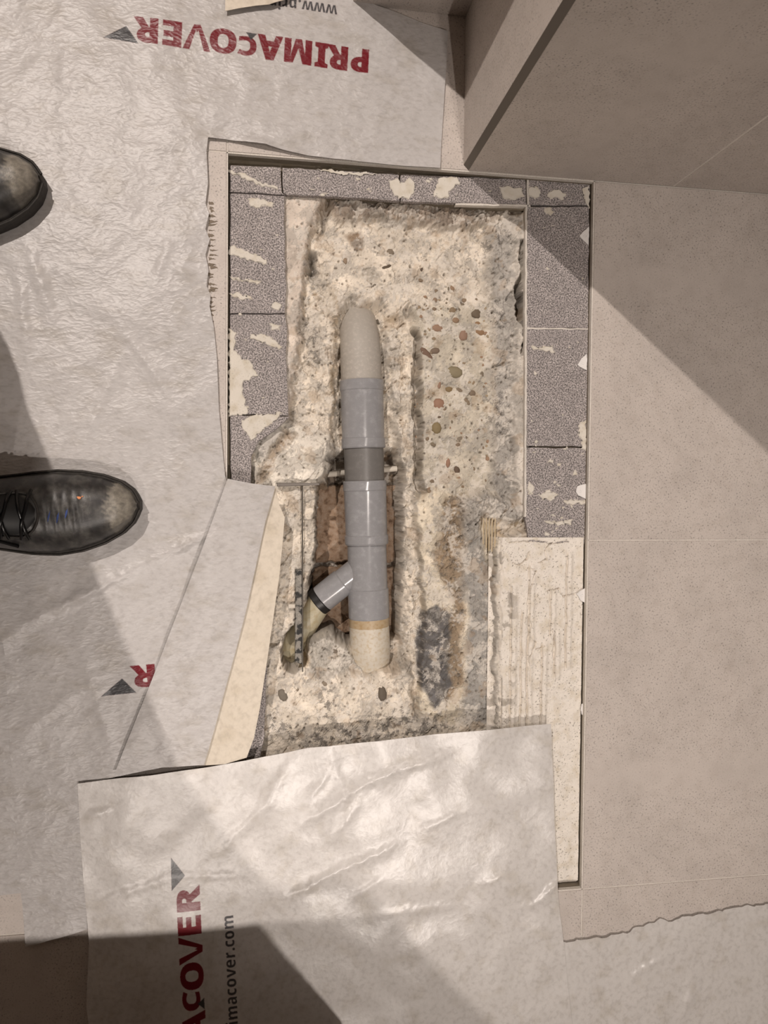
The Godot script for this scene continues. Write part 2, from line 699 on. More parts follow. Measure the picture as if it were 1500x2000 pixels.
func rubble(x: float, z: float) -> Array:
	var mx := x * 1000.0
	var mz := z * 1000.0
	var wx: float = noises.warp.get_noise_2d(mx, mz) * 0.007 + noises.fine.get_noise_2d(mx, mz) * 0.0012
	var wz: float = noises.warp.get_noise_2d(mx + 900.0, mz) * 0.007 + noises.fine.get_noise_2d(mx, mz + 700.0) * 0.0012
	var px := x + wx
	var pz := z + wz
	var ro := relief.look(relief.rough, px, pz)
	var lump: float = noises.lump.get_noise_2d(mx, mz)
	var rid: float = noises.crack.get_noise_2d(mx, mz)
	var fine: float = noises.fine.get_noise_2d(mx + 50.0, mz)
	var grain: float = noises.grain.get_noise_2d(mx, mz)
	var h := relief.look(relief.h, px, pz)
	var facet: float = noises.facet.get_noise_2d(mx + wx * 900.0, mz + wz * 900.0)
	var streak: float = noises.streak.get_noise_2d(mx + wx * 500.0, mz * 0.28)
	h += ro * (lump * 0.006 + facet * 0.0018 + fine * 0.0011 + grain * 0.0004 - maxf(0.0, rid - 0.66) * 0.016)
	h += maxf(0.0, ro - 1.1) * streak * 0.006
	var c := Color(relief.look(relief.r, px, pz), relief.look(relief.g, px, pz), relief.look(relief.b, px, pz))
	var gr := relief.look(relief.grime, px, pz)
	# zone colours with the groove's shade painted in, darkened pits and veins, pale lime crust, grey cement, sand grains, black mould flecks
	var patch: float = noises.patch.get_noise_2d(mx, mz)
	var tone := 0.97 + 0.30 * patch + 0.14 * facet + 0.10 * fine + 0.08 * grain
	c = Color(c.r * tone, c.g * tone, c.b * tone)
	var cement := smoothstep(0.06, 0.15, noises.patch.get_noise_2d(mx - 210.0, mz + 640.0) * 0.7 + fine * 0.30 + facet * 0.12)
	c = c.lerp(Color(0.37, 0.345, 0.31), cement * 0.55)
	var pit := smoothstep(-0.86, -0.93, noises.pit.get_noise_2d(mx, mz)) * smoothstep(-0.2, 0.2, noises.patch.get_noise_2d(mx + 70.0, mz + 70.0))
	h -= pit * 0.0025
	c = c.lerp(Color(0.13, 0.105, 0.08), pit * 0.8)
	var vein := smoothstep(0.80, 0.90, noises.crack.get_noise_2d(mx * 1.7 + 31.0, mz * 1.7))
	h -= vein * 0.0018
	c = c.lerp(Color(0.25, 0.20, 0.15), vein * 0.45)
	var crust := smoothstep(0.10, 0.16, noises.patch.get_noise_2d(mx + 333.0, mz - 80.0) * 0.7 + fine * 0.35)
	c = c.lerp(Color(0.72, 0.67, 0.60), crust * 0.55)
	var spot: float = noises.mould.get_noise_2d(mx * 1.6, mz * 1.6) * 0.8 + grain * 0.45 + fine * 0.3
	var mould := smoothstep(0.42 - 0.42 * gr, 0.50 - 0.42 * gr, spot)
	c = c.lerp(Color(0.10, 0.092, 0.085), mould * (0.30 + 0.45 * gr))
	var fleck := smoothstep(0.58, 0.72, noises.grain.get_noise_2d(mx * 0.6 + 400.0, mz * 0.6))
	c = c.lerp(Color(0.11, 0.09, 0.07), fleck * 0.75)
	var stain := smoothstep(0.30, 0.42, noises.patch.get_noise_2d(mx - 500.0, mz + 250.0) + fine * 0.12)
	c = c.lerp(Color(0.36, 0.24, 0.13), stain * 0.28)
	return [h, c]

# ---------------------------------------------------------------- the sheets' undulation
func ridge(x: float, z: float, a: Vector2, b: Vector2, amp: float, wide: float) -> float:
	# a pinched fold: sharp crest, wavering line, fading at its ends
	var p := Vector2(x, z)
	var ab := b - a
	var t := clampf((p - a).dot(ab) / ab.length_squared(), 0.0, 1.0)
	var off := p - (a + ab * t)
	var far := off.length()
	if far > wide * 5.0 + 0.006:
		return 0.0
	var side := signf(ab.cross(off))
	far = absf(far * side + noises.ripple.get_noise_2d(x * 1800.0, z * 1800.0) * minf(0.006, wide * 0.7))
	var d := far / (wide * (1.0 if side > 0.0 else 0.6))
	return amp * (0.25 + 0.75 * sin(t * PI)) * exp(-pow(d, 1.4) * 1.2)

var creases := {}

func sheet_high(id: String, base: float, amp: float, small: float, x: float, z: float) -> float:
	var n: FastNoiseLite = noises.swell
	var m: FastNoiseLite = noises.ripple
	var shift := id.hash() % 1000
	var h := base + amp * (0.6 + n.get_noise_2d(x * 1000.0 + shift, z * 1000.0)) + small * m.get_noise_2d(x * 1000.0 + shift, z * 1000.0)
	for c in creases.get(id, []):
		h += ridge(x, z, c[0], c[1], c[2], c[3])
	return maxf(h, base * 0.7)

# ================================================================ scene
func _ready() -> void:
	for stage in [view_and_light, prepare, build_room, build_floor, build_old_floor, build_trench, build_drain, build_sheets, build_small_things, build_shoes, build_surroundings]:
		stage.call()

func view_and_light() -> void:
	var cam := Camera3D.new()
	cam.name = "camera"
	cam.keep_aspect = Camera3D.KEEP_HEIGHT
	cam.fov = rad_to_deg(2.0 * atan(1000.0 / FOCAL))
	cam.near = 0.05
	cam.far = 20.0
	cam.transform = Transform3D(Basis(Vector3(RX.x, RY.x, RZ.x), -Vector3(RX.y, RY.y, RZ.y), -Vector3(RX.z, RY.z, RZ.z)), EYE)
	add_child(cam)
	cam.current = true
	var we := WorldEnvironment.new()
	var env := Environment.new()
	env.background_mode = Environment.BG_COLOR
	env.background_color = Color(0.02, 0.018, 0.015)
	env.tonemap_mode = Environment.TONE_MAPPER_LINEAR
	env.tonemap_exposure = 1.0
	env.sdfgi_enabled = true
	env.ssao_enabled = true
	env.ssil_enabled = true
	we.environment = env
	we.name = "surroundings"
	add_child(we)

const WARM := Color(1.0, 0.952, 0.915)

func downlight(pos: Vector3, energy: float, cone: float, label: String, aim := Vector3.DOWN, blend := 0.7) -> void:
	var t := thing("ceiling_downlight", label, "lamp", pos, "ceiling downlights")
	var ring := TorusMesh.new()
	ring.inner_radius = 0.034
	ring.outer_radius = 0.046
	ring.rings = 24
	ring.ring_segments = 8
	obj("bezel", ring, M.white_paint, t)
	var lens := CylinderMesh.new()
	lens.top_radius = 0.034
	lens.bottom_radius = 0.034
	lens.height = 0.006
	lens.radial_segments = 24
	obj("lamp_lens", lens, M.lamp_glow, t, Vector3(0, 0.004, 0))
	var l := SpotLight3D.new()
	l.name = "downlight_beam"
	l.light_color = WARM
	l.light_energy = energy
	l.light_size = 0.012
	l.spot_angle = cone
	l.spot_angle_attenuation = blend
	l.spot_range = 12.0
	l.spot_attenuation = 2.0
	l.shadow_enabled = true
	t.add_child(l)
	l.position = Vector3(0, -0.012, 0)
	l.basis = Basis.looking_at(aim.normalized(), Vector3.RIGHT)

func prepare() -> void:
	nz("warp", 3, 0.022, 3)
	nz("fine", 7, 0.11, 3)
	nz("grain", 11, 0.42, 2)
	nz("lump", 13, 0.028, 4)
	nz("crack", 17, 0.020, 3, true)
	nz("patch", 19, 0.018, 4)
	var pits := nz("pit", 67, 0.06, 1, false, true)
	pits.cellular_return_type = FastNoiseLite.RETURN_DISTANCE
	nz("streak", 37, 0.07, 3, true)
	var facet := nz("facet", 27, 0.05, 1, false, true)
	facet.cellular_return_type = FastNoiseLite.RETURN_CELL_VALUE
	facet.cellular_jitter = 1.0
	nz("mould", 23, 0.035, 4)
	nz("swell", 29, 0.0065, 2)
	nz("ripple", 31, 0.032, 3)
	var broad := nz("t_broad", 41, 0.006, 4)
	var medium := nz("t_medium", 43, 0.025, 4)
	var tiny := nz("t_tiny", 47, 0.22, 2)
	var white := nz("t_white", 53, 0.20, 3)
	var fibre := nz("t_fibre", 59, 0.035, 4, true)
	var wrinkle := nz("t_wrinkle", 61, 0.020, 2, true)
	wrinkle.domain_warp_enabled = true
	wrinkle.domain_warp_amplitude = 14.0
	wrinkle.domain_warp_frequency = 0.006
	# beige stone-look porcelain
	var tile_tex := color_tex(1024, [
		[broad, [[0.0, gray(0.945)], [0.5, gray(0.98)], [1.0, gray(1.0)]]],
		[medium, [[0.0, Color(0.945, 0.94, 0.935)], [0.5, gray(0.985)], [1.0, gray(1.0)]]],
		[tiny, [[0.0, gray(0.45)], [0.16, gray(0.70)], [0.30, gray(0.96)], [1.0, gray(1.0)]]]])
	mat("tile", Color(0.805, 0.768, 0.738), 0.55, {"tex": tile_tex, "size": 0.85, "bump": bump_tex(512, [[tiny, 0.6], [medium, 0.4]]), "depth": 0.006})
	mat("steel_and_edge_shade", Color(0.43, 0.41, 0.39), 0.45, {"metal": 0.9})  # dark steel; on the wall corner it stands in for a tile edge's shade
	mat("grout", Color(0.90, 0.875, 0.84), 0.9, {"tex": tile_tex, "size": 0.4})
	# speckled grey old tile
	var speck_tex := color_tex(1024, [
		[white, [[0.0, gray(0.36)], [0.34, gray(0.56)], [0.52, gray(0.82)], [0.72, gray(1.0)], [1.0, gray(1.0)]]],
		[medium, [[0.0, gray(0.86)], [1.0, gray(1.0)]]]])
	mat("speckle", Color(0.80, 0.765, 0.755), 0.75, {"tex": speck_tex, "size": 0.62, "bump": bump_tex(512, [[white, 1.0]]), "depth": 0.02})
	# tile adhesive and lime
	var lime_tex := color_tex(512, [
		[medium, [[0.0, Color(0.90, 0.88, 0.84)], [0.5, gray(0.98)], [1.0, gray(1.0)]]],
		[tiny, [[0.0, gray(0.55)], [0.12, gray(0.8)], [0.22, gray(0.98)], [1.0, gray(1.0)]]]])
	var rough_bump := bump_tex(512, [[medium, 0.4], [tiny, 0.3], [fibre, 0.3]])
	mat("adhesive", Color(0.86, 0.835, 0.79), 0.85, {"tex": lime_tex, "size": 0.35, "bump": rough_bump, "depth": 0.05})
	mat("adhesive_relief", Color.WHITE, 0.85, {"vertex": true, "tex": lime_tex, "size": 0.35})
	mat("cement_relief", Color.WHITE, 0.93, {"vertex": true, "spec": 0.3, "bump": rough_bump, "size": 0.15, "depth": 0.045})
	mat("screed", Color(0.52, 0.48, 0.42), 0.95, {"tex": lime_tex, "size": 0.3})
	mat("clay", Color(0.70, 0.63, 0.565), 0.9, {"tex": color_tex(512, [
		[medium, [[0.0, Color(0.50, 0.42, 0.36)], [0.42, Color(0.88, 0.82, 0.76)], [1.0, gray(1.0)]]],
		[tiny, [[0.0, gray(0.5)], [0.25, gray(0.9)], [1.0, gray(1.0)]]]]), "size": 0.2, "bump": rough_bump, "depth": 0.12})
	# cover sheet: fleece under a glossy film
	var fleece := color_tex(1024, [
		[fibre, [[0.0, gray(1.0)], [0.6, gray(0.99)], [1.0, gray(0.965)]]],
		[medium, [[0.0, Color(0.90, 0.895, 0.89)], [0.5, gray(0.985)], [1.0, gray(1.0)]]],
		[broad, [[0.0, Color(0.93, 0.92, 0.90)], [0.45, gray(0.99)], [1.0, gray(1.0)]]]])
	var film := bump_tex(1024, [[wrinkle, 0.94], [fibre, 0.06]])
	M.film = film
	M.fleece = fleece
	mat("sheet", Color(0.755, 0.742, 0.735), 0.385, {"tex": fleece, "size": 0.5, "bump": film, "depth": 0.06, "spec": 0.45})
	M.sheet.uv1_scale = Vector3(2.2, 2.5, 4.2)
	mat("sheet_smooth", Color(0.825, 0.81, 0.795), 0.33, {"tex": fleece, "size": 0.33, "bump": film, "depth": 0.014, "spec": 0.5})
	mat("sheet_back", Color(0.86, 0.82, 0.755), 0.6, {"tex": fleece, "size": 0.4, "bump": film, "depth": 0.03})
	# plastics and metals
	var dust := color_tex(512, [[medium, [[0.0, gray(0.89)], [0.60, gray(0.92)], [0.85, gray(1.0)], [1.0, gray(1.0)]]], [tiny, [[0.0, gray(0.8)], [0.3, gray(1.0)], [1.0, gray(1.0)]]]])
	mat("pvc", Color(0.635, 0.635, 0.645), 0.2, {"tex": dust, "size": 0.2, "spec": 0.55})
	mat("pvc_dark", Color(0.49, 0.48, 0.47), 0.38, {"tex": dust, "size": 0.2})
	mat("pvc_dusty", Color(0.74, 0.715, 0.68), 0.6, {"tex": dust, "size": 0.1})
	mat("rubber", Color(0.09, 0.085, 0.085), 0.4)
	var stain_tex := color_tex(512, [
		[medium, [[0.0, Color(0.88, 0.81, 0.69)], [0.30, Color(0.96, 0.93, 0.88)], [0.5, gray(1.0)], [1.0, gray(1.0)]]],
		[tiny, [[0.0, gray(0.7)], [0.2, gray(0.95)], [1.0, gray(1.0)]]]])
	mat("pipe_limed", Color(0.83, 0.80, 0.745), 0.5, {"tex": stain_tex, "size": 0.11})
	mat("pipe_rust", Color(0.73, 0.65, 0.53), 0.4, {"tex": stain_tex, "size": 0.11})
	mat("pipe_cream", Color(0.71, 0.68, 0.585), 0.42, {"tex": stain_tex, "size": 0.2})
	mat("steel_limed", Color(0.62, 0.60, 0.565), 0.65, {"tex": color_tex(512, [
		[medium, [[0.0, gray(0.12)], [0.36, gray(0.25)], [0.5, gray(0.85)], [1.0, gray(1.0)]]],
		[tiny, [[0.0, gray(0.5)], [0.4, gray(1.0)], [1.0, gray(1.0)]]]]), "size": 0.22})
	mat("wire", Color(0.45, 0.43, 0.40), 0.4, {"metal": 0.8})
	mat("rod", Color(0.80, 0.77, 0.72), 0.7)
	mat("clip", Color(0.90, 0.89, 0.88), 0.3)
	mat("wood", Color(0.80, 0.735, 0.62), 0.8, {"tex": lime_tex, "size": 0.2})
	var scuff := color_tex(512, [
		[medium, [[0.0, gray(0.55)], [0.5, gray(0.8)], [1.0, gray(1.0)]]],
		[tiny, [[0.0, gray(0.7)], [0.5, gray(0.95)], [1.0, gray(1.0)]]]])
	mat("leather", Color.WHITE, 0.42, {"vertex": true, "tex": scuff, "size": 0.12, "world": false, "bump": rough_bump, "depth": 0.03})
	mat("sole", Color(0.24, 0.22, 0.20), 0.7, {"tex": scuff, "size": 0.1, "world": false})
	mat("tongue", Color(0.045, 0.043, 0.045), 0.55)
	mat("lace", Color(0.05, 0.05, 0.055), 0.3)
	mat("trouser", Color(0.21, 0.19, 0.18), 0.95, {"tex": scuff, "size": 0.3, "world": false})
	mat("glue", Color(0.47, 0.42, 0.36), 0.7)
	mat("blue_chalk", Color(0.22, 0.29, 0.50), 0.9)
	mat("orange_paint", Color(0.86, 0.55, 0.36), 0.7)
	mat("skin", Color(0.78, 0.58, 0.48), 0.6)
	mat("white_paint", Color(0.88, 0.86, 0.83), 0.6)
	mat("plaster", Color(0.56, 0.53, 0.50), 0.9)
	mat("cabinet", Color(0.50, 0.42, 0.34), 0.5)  # for the added cabinet that blocks lamp light
	mat("stone", Color.WHITE, 0.75, {"vertex": true})
	var glow := mat("lamp_glow", Color(1, 1, 1), 0.3)
	glow.emission_enabled = true
	glow.emission = WARM
	glow.emission_energy_multiplier = 6.0

# ---------------------------------------------------------------- room shell
func block(called: String, lo: Vector3, hi: Vector3, m: Material, parent: Node, bevel := 0.001) -> MeshInstance3D:
	return obj(called, box_mesh(hi - lo, bevel), m, parent, (lo + hi) * 0.5)

const ROOM_LO := Vector3(-1.6, 0, -1.75)
const ROOM_HI := Vector3(1.75, 2.4, 2.1)
const CORNER := Vector2(0.311, -0.5205)

func build_room() -> void:
	# the tiled wall corner that stands into the room
	var w := structure("wall_right", "beige stone-look tiled wall corner with a mitred edge darkened as shade", "wall")
	block("core", Vector3(CORNER.x + 0.013, -0.02, ROOM_LO.z), Vector3(ROOM_HI.x, 2.4, CORNER.y - 0.013), M.screed, w)
	var c := 0.0085
	var seam := 0.679
	for row in [[0.0005, 1.2], [1.202, 2.4]]:
		block("tile", Vector3(CORNER.x + c, row[0], CORNER.y - 0.010), Vector3(seam - 0.0016, row[1], CORNER.y), M.tile, w, 0.0006)
		block("tile", Vector3(seam + 0.0016, row[0], CORNER.y - 0.010), Vector3(seam + 0.601, row[1], CORNER.y), M.tile, w, 0.0006)
		block("tile", Vector3(seam + 0.603, row[0], CORNER.y - 0.010), Vector3(ROOM_HI.x, row[1], CORNER.y), M.tile, w, 0.0006)
		block("tile", Vector3(CORNER.x, row[0], -0.764), Vector3(CORNER.x + 0.010, row[1], CORNER.y - c), M.tile, w, 0.0006)
	block("grout", Vector3(CORNER.x + 0.02, 0, CORNER.y - 0.012), Vector3(ROOM_HI.x, 2.4, CORNER.y - 0.0004), M.grout, w, 0.0)
	# bevelled corner: the mitred tile edges, their shade put in as dark metal
	var e := structure("trim_1", "mitred edge where two wall tiles meet, its shade painted as dark metal", "trim")
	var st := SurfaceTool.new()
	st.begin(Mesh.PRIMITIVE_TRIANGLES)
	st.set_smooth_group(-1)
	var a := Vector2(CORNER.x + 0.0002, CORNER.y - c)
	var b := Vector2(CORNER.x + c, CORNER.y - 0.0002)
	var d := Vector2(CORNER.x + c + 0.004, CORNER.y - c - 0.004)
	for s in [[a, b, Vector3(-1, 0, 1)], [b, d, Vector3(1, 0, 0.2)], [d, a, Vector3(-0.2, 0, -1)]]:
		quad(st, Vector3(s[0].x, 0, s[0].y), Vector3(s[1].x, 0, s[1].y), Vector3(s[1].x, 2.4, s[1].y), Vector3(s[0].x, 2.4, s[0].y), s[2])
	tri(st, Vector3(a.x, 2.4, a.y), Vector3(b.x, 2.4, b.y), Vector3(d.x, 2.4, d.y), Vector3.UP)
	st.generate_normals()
	obj("profile", st.commit(), M.steel_and_edge_shade, e)  # no separate part there: dark metal gives the mitred edge its shade
	# return wall behind, and the rest of the room
	var back := structure("wall_back", "tiled return wall beside the mitred wall corner", "wall")
	block("tile", Vector3(0.128, 0.0005, -0.775), Vector3(CORNER.x + 0.012, 1.2, -0.765), M.tile, back, 0.0006)
	block("tile", Vector3(0.128, 1.202, -0.775), Vector3(CORNER.x + 0.012, 2.4, -0.765), M.tile, back, 0.0006)
	block("core", Vector3(0.128, -0.02, ROOM_LO.z), Vector3(CORNER.x + 0.012, 2.4, -0.7755), M.tile, back)
	for s in [["wall_left", Vector3(ROOM_LO.x - 0.1, -0.02, ROOM_LO.z - 0.1), Vector3(ROOM_LO.x, 2.5, ROOM_HI.z + 0.1)],
			["wall_front", Vector3(ROOM_LO.x, -0.02, ROOM_HI.z), Vector3(ROOM_HI.x, 2.5, ROOM_HI.z + 0.1)],
			["wall_rear", Vector3(ROOM_LO.x, -0.02, ROOM_LO.z - 0.1), Vector3(ROOM_HI.x, 2.5, ROOM_LO.z)],
			["wall_side", Vector3(ROOM_HI.x, -0.02, ROOM_LO.z - 0.1), Vector3(ROOM_HI.x + 0.1, 2.5, ROOM_HI.z + 0.1)]]:
		var o := block(s[0], s[1], s[2], M.plaster, self)
		tag(o, {"wall_left": "plastered wall behind the person in work shoes", "wall_front": "plastered wall behind the added wall-hung cabinet", "wall_rear": "plastered wall at the far end of the room", "wall_side": "plastered wall that closes the tiled wall's run"}[s[0]], "wall")
		o.set_meta("kind", "structure")
	var ceil := block("ceiling", Vector3(ROOM_LO.x - 0.1, 2.4, ROOM_LO.z - 0.1), Vector3(ROOM_HI.x + 0.1, 2.5, ROOM_HI.z + 0.1), M.plaster, self)
	tag(ceil, "plain white plastered ceiling with small downlights", "ceiling")
	ceil.set_meta("kind", "structure")
	downlight(Vector3(0.55, 2.392, 1.42), 2.7, 56.0, "round ceiling downlight over the bottom cover sheet")
	downlight(Vector3(0.42, 2.392, 0.02), 1.0, 23.0, "round ceiling downlight straight over the trench")
	downlight(Vector3(-0.42, 2.392, 1.42), 1.7, 18.0, "added ceiling lamp that brightens the lower left, tilted over the added cabinet", Vector3(0.08, -2.39, -0.80), 0.9)  # extra lamp, added to brighten the lower-left sheets
	downlight(Vector3(-0.78, 2.392, -1.42), 4.8, 72.0, "round ceiling downlight between the rear and return walls")

# ---------------------------------------------------------------- the tiled floor round the opening
func build_floor() -> void:
	var f := structure("floor", "large beige stone-look floor tiles with thin pale joints", "floor")
	var m := box_mesh(Vector3(0.600, 0.010, 0.600), 0.0007)
	var bar_x := box_mesh(Vector3(0.602, 0.008, 0.0024), 0.0)
	var bar_z := box_mesh(Vector3(0.0024, 0.008, 0.602), 0.0)
	var ox := CUT.position.x - 0.001
	var oz := CUT.position.y - 0.001
	var gone := func(i: int, j: int) -> bool: return i == 0 and (j == 0 or j == 1)
	for j in range(-2, 5):
		for i in range(-3, 4):
			var x := ox + i * PITCH
			var z := oz + j * PITCH
			var hidden: bool = i >= 1 and j <= -1
			if x > ROOM_HI.x - 0.02 or z > ROOM_HI.z - 0.02 or hidden:
				continue
			if not gone.call(i, j):
				obj("tile", m, M.tile, f, Vector3(x + PITCH * 0.5, -0.005, z + PITCH * 0.5))
			if not (gone.call(i, j) and gone.call(i - 1, j)) :
				obj("grout", bar_z, M.grout, f, Vector3(x, -0.0052, z + PITCH * 0.5))
			if not (gone.call(i, j) and gone.call(i, j - 1)):
				obj("grout", bar_x, M.grout, f, Vector3(x + PITCH * 0.5, -0.0052, z))
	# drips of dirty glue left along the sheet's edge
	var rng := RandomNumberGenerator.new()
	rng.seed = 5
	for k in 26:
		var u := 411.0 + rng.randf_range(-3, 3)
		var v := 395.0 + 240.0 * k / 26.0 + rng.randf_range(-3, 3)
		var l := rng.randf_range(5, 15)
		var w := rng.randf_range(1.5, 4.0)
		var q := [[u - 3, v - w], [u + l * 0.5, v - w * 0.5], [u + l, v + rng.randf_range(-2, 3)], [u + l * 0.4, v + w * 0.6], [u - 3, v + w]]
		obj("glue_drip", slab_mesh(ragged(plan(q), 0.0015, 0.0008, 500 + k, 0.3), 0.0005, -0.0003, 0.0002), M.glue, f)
	# screed under the tiles, open at the hole
	var e := CUT
	block("screed", Vector3(ROOM_LO.x, -0.25, ROOM_LO.z), Vector3(e.position.x, -0.0102, ROOM_HI.z), M.screed, f, 0.0)
	block("screed", Vector3(e.end.x, -0.25, ROOM_LO.z), Vector3(ROOM_HI.x, -0.0102, ROOM_HI.z), M.screed, f, 0.0)
	block("screed", Vector3(e.position.x, -0.25, ROOM_LO.z), Vector3(e.end.x, -0.0102, e.position.y), M.screed, f, 0.0)
	block("screed", Vector3(e.position.x, -0.25, e.end.y), Vector3(e.end.x, -0.0102, ROOM_HI.z), M.screed, f, 0.0)
	block("screed", Vector3(e.position.x, -0.30, e.position.y), Vector3(e.end.x, -0.16, e.end.y), M.screed, f, 0.0)

const OLD := -0.014        # top of the speckled old tiles

func build_old_floor() -> void:
	var f := structure("old_floor", "old grey speckled tiles under the lifted ones, smeared with adhesive", "floor")
	var pieces := [
		[[449, 322], [548, 327], [550, 377], [556, 380], [449, 374]],
		[[551, 327], [779, 340], [780, 393], [700, 386], [560, 380], [553, 377]],
		[[782, 340], [1027, 350], [1028, 400], [900, 396], [783, 393]],
		[[1030, 350], [1152, 352], [1151, 401], [1031, 400]],
		[[449, 377], [555, 382], [556, 470], [559, 560], [556, 612], [449, 612]],
		[[449, 614], [556, 614], [561, 640], [559, 700], [562, 760], [563, 812], [449, 808]],
		[[449, 811], [566, 814], [540, 838], [505, 862], [492, 890], [490, 945], [451, 945]],
		[[1030, 404], [1151, 404], [1149, 641], [1029, 640]],
		[[1028, 643], [1149, 644], [1147, 872], [1029, 871]],
		[[1028, 874], [1147, 875], [1146, 1062], [1032, 1060], [1026, 1010]],
		[[503, 1268], [523, 1262], [516, 1440], [508, 1478], [478, 1486], [486, 1440]]]
	for p in pieces:
		obj("speckled_tile", slab_mesh(ragged(plan(p, OLD), 0.012, 0.0009, 5), OLD, OLD - 0.009, 0.0007), M.speckle, f)
	# joint mortar between them
	for q in [[[1029, 346], [1033, 346], [1033, 404], [1029, 404]], [[890, 397], [1036, 400], [1036, 404], [890, 401]], [[1028, 640], [1149, 641], [1149, 644], [1028, 643]], [[1026, 404], [1030, 404], [1028, 1010], [1024, 1010]]]:
		obj("joint_mortar", slab_mesh(ragged(plan(q, OLD), 0.01, 0.0006, 9), OLD + 0.0004, OLD - 0.009, 0.0003), M.grout, f)
	# smears of white tile adhesive
	var smears := [
		[[442, 332], [460, 334], [490, 345], [512, 358], [545, 366], [543, 372], [505, 362], [480, 350], [444, 337]],
		[[483, 388], [498, 385], [520, 392], [538, 397], [532, 406], [515, 402], [500, 407], [486, 402]],
		[[446, 480], [470, 484], [500, 498], [520, 506], [520, 516], [495, 510], [465, 502], [446, 494]],
		[[447, 572], [460, 570], [490, 580], [492, 586], [470, 584], [448, 578]],
		[[450, 540], [475, 545], [510, 549], [508, 554], [470, 550], [452, 546]],
		[[490, 654], [515, 652], [535, 664], [551, 676], [548, 684], [520, 672], [500, 666], [488, 660]],
		[[447, 640], [462, 650], [458, 680], [472, 700], [490, 706], [502, 734], [478, 745], [474, 765], [480, 790], [484, 806], [460, 812], [447, 815]],
		[[470, 822], [500, 810], [553, 806], [530, 828], [500, 850], [492, 862], [484, 850], [476, 838]],
		[[530, 590], [548, 594], [546, 604], [530, 600]], [[526, 632], [548, 636], [546, 646], [530, 642]],
		[[620, 330], [680, 336], [740, 340], [700, 343], [660, 340]],
		[[757, 354], [775, 350], [782, 360], [800, 346], [812, 356], [810, 375], [800, 388], [775, 386], [765, 372]],
		[[858, 346], [892, 346], [898, 360], [880, 372], [872, 388], [845, 384], [852, 366]],
		[[974, 368], [990, 363], [1020, 366], [1024, 384], [1000, 392], [980, 386]],
		[[1033, 366], [1050, 364], [1056, 378], [1044, 390], [1033, 386]],
		[[1068, 378], [1085, 370], [1105, 378], [1100, 392], [1090, 386], [1076, 388]],
		[[1063, 406], [1075, 404], [1082, 414], [1076, 422], [1066, 416]],
		[[1136, 370], [1150, 362], [1150, 408], [1144, 396]],
		[[1036, 676], [1070, 678], [1080, 674], [1085, 690], [1062, 684], [1040, 683]],
		[[1130, 828], [1145, 820], [1145, 880], [1134, 878], [1138, 860], [1128, 846]],
		[[1050, 968], [1072, 958], [1090, 966], [1080, 978], [1060, 976]],
		[[1098, 978], [1112, 974], [1146, 978], [1146, 986], [1126, 984], [1106, 986]],
		[[1032, 940], [1042, 950], [1040, 968], [1030, 966]], [[1064, 1016], [1090, 1018], [1118, 1016], [1116, 1024], [1090, 1026], [1066, 1022]],
		[[1120, 920], [1127, 918], [1126, 928], [1119, 926]], [[1070, 898], [1082, 896], [1078, 906], [1070, 904]]]
	var rng := RandomNumberGenerator.new()
	rng.seed = 12
	for i in 54:
		var zone: Array = [[1036, 1140, 410, 1040], [1036, 1140, 860, 1045], [460, 545, 400, 800], [570, 1010, 345, 380]][i % 4]
		var u := rng.randf_range(zone[0], zone[1])
		var v := rng.randf_range(zone[2], zone[3])
		var r := rng.randf_range(1.6, 4.2)
		smears.append([[u - r, v - r * 0.5], [u, v - r * rng.randf_range(0.5, 1.0)], [u + r * rng.randf_range(0.8, 1.8), v], [u + r * 0.3, v + r * 0.8], [u - r * 0.8, v + r * 0.6]])
	var k := 0
	for p in smears:
		k += 1
		var o := obj("adhesive_smear", slab_mesh(ragged(plan(p, OLD), 0.003, 0.0022, 100 + k, 0.09), OLD + 0.0014, OLD - 0.0005, 0.0010), M.adhesive, f)
		if k == 1:
			o.set_meta("label", "cream smear of dried tile adhesive")

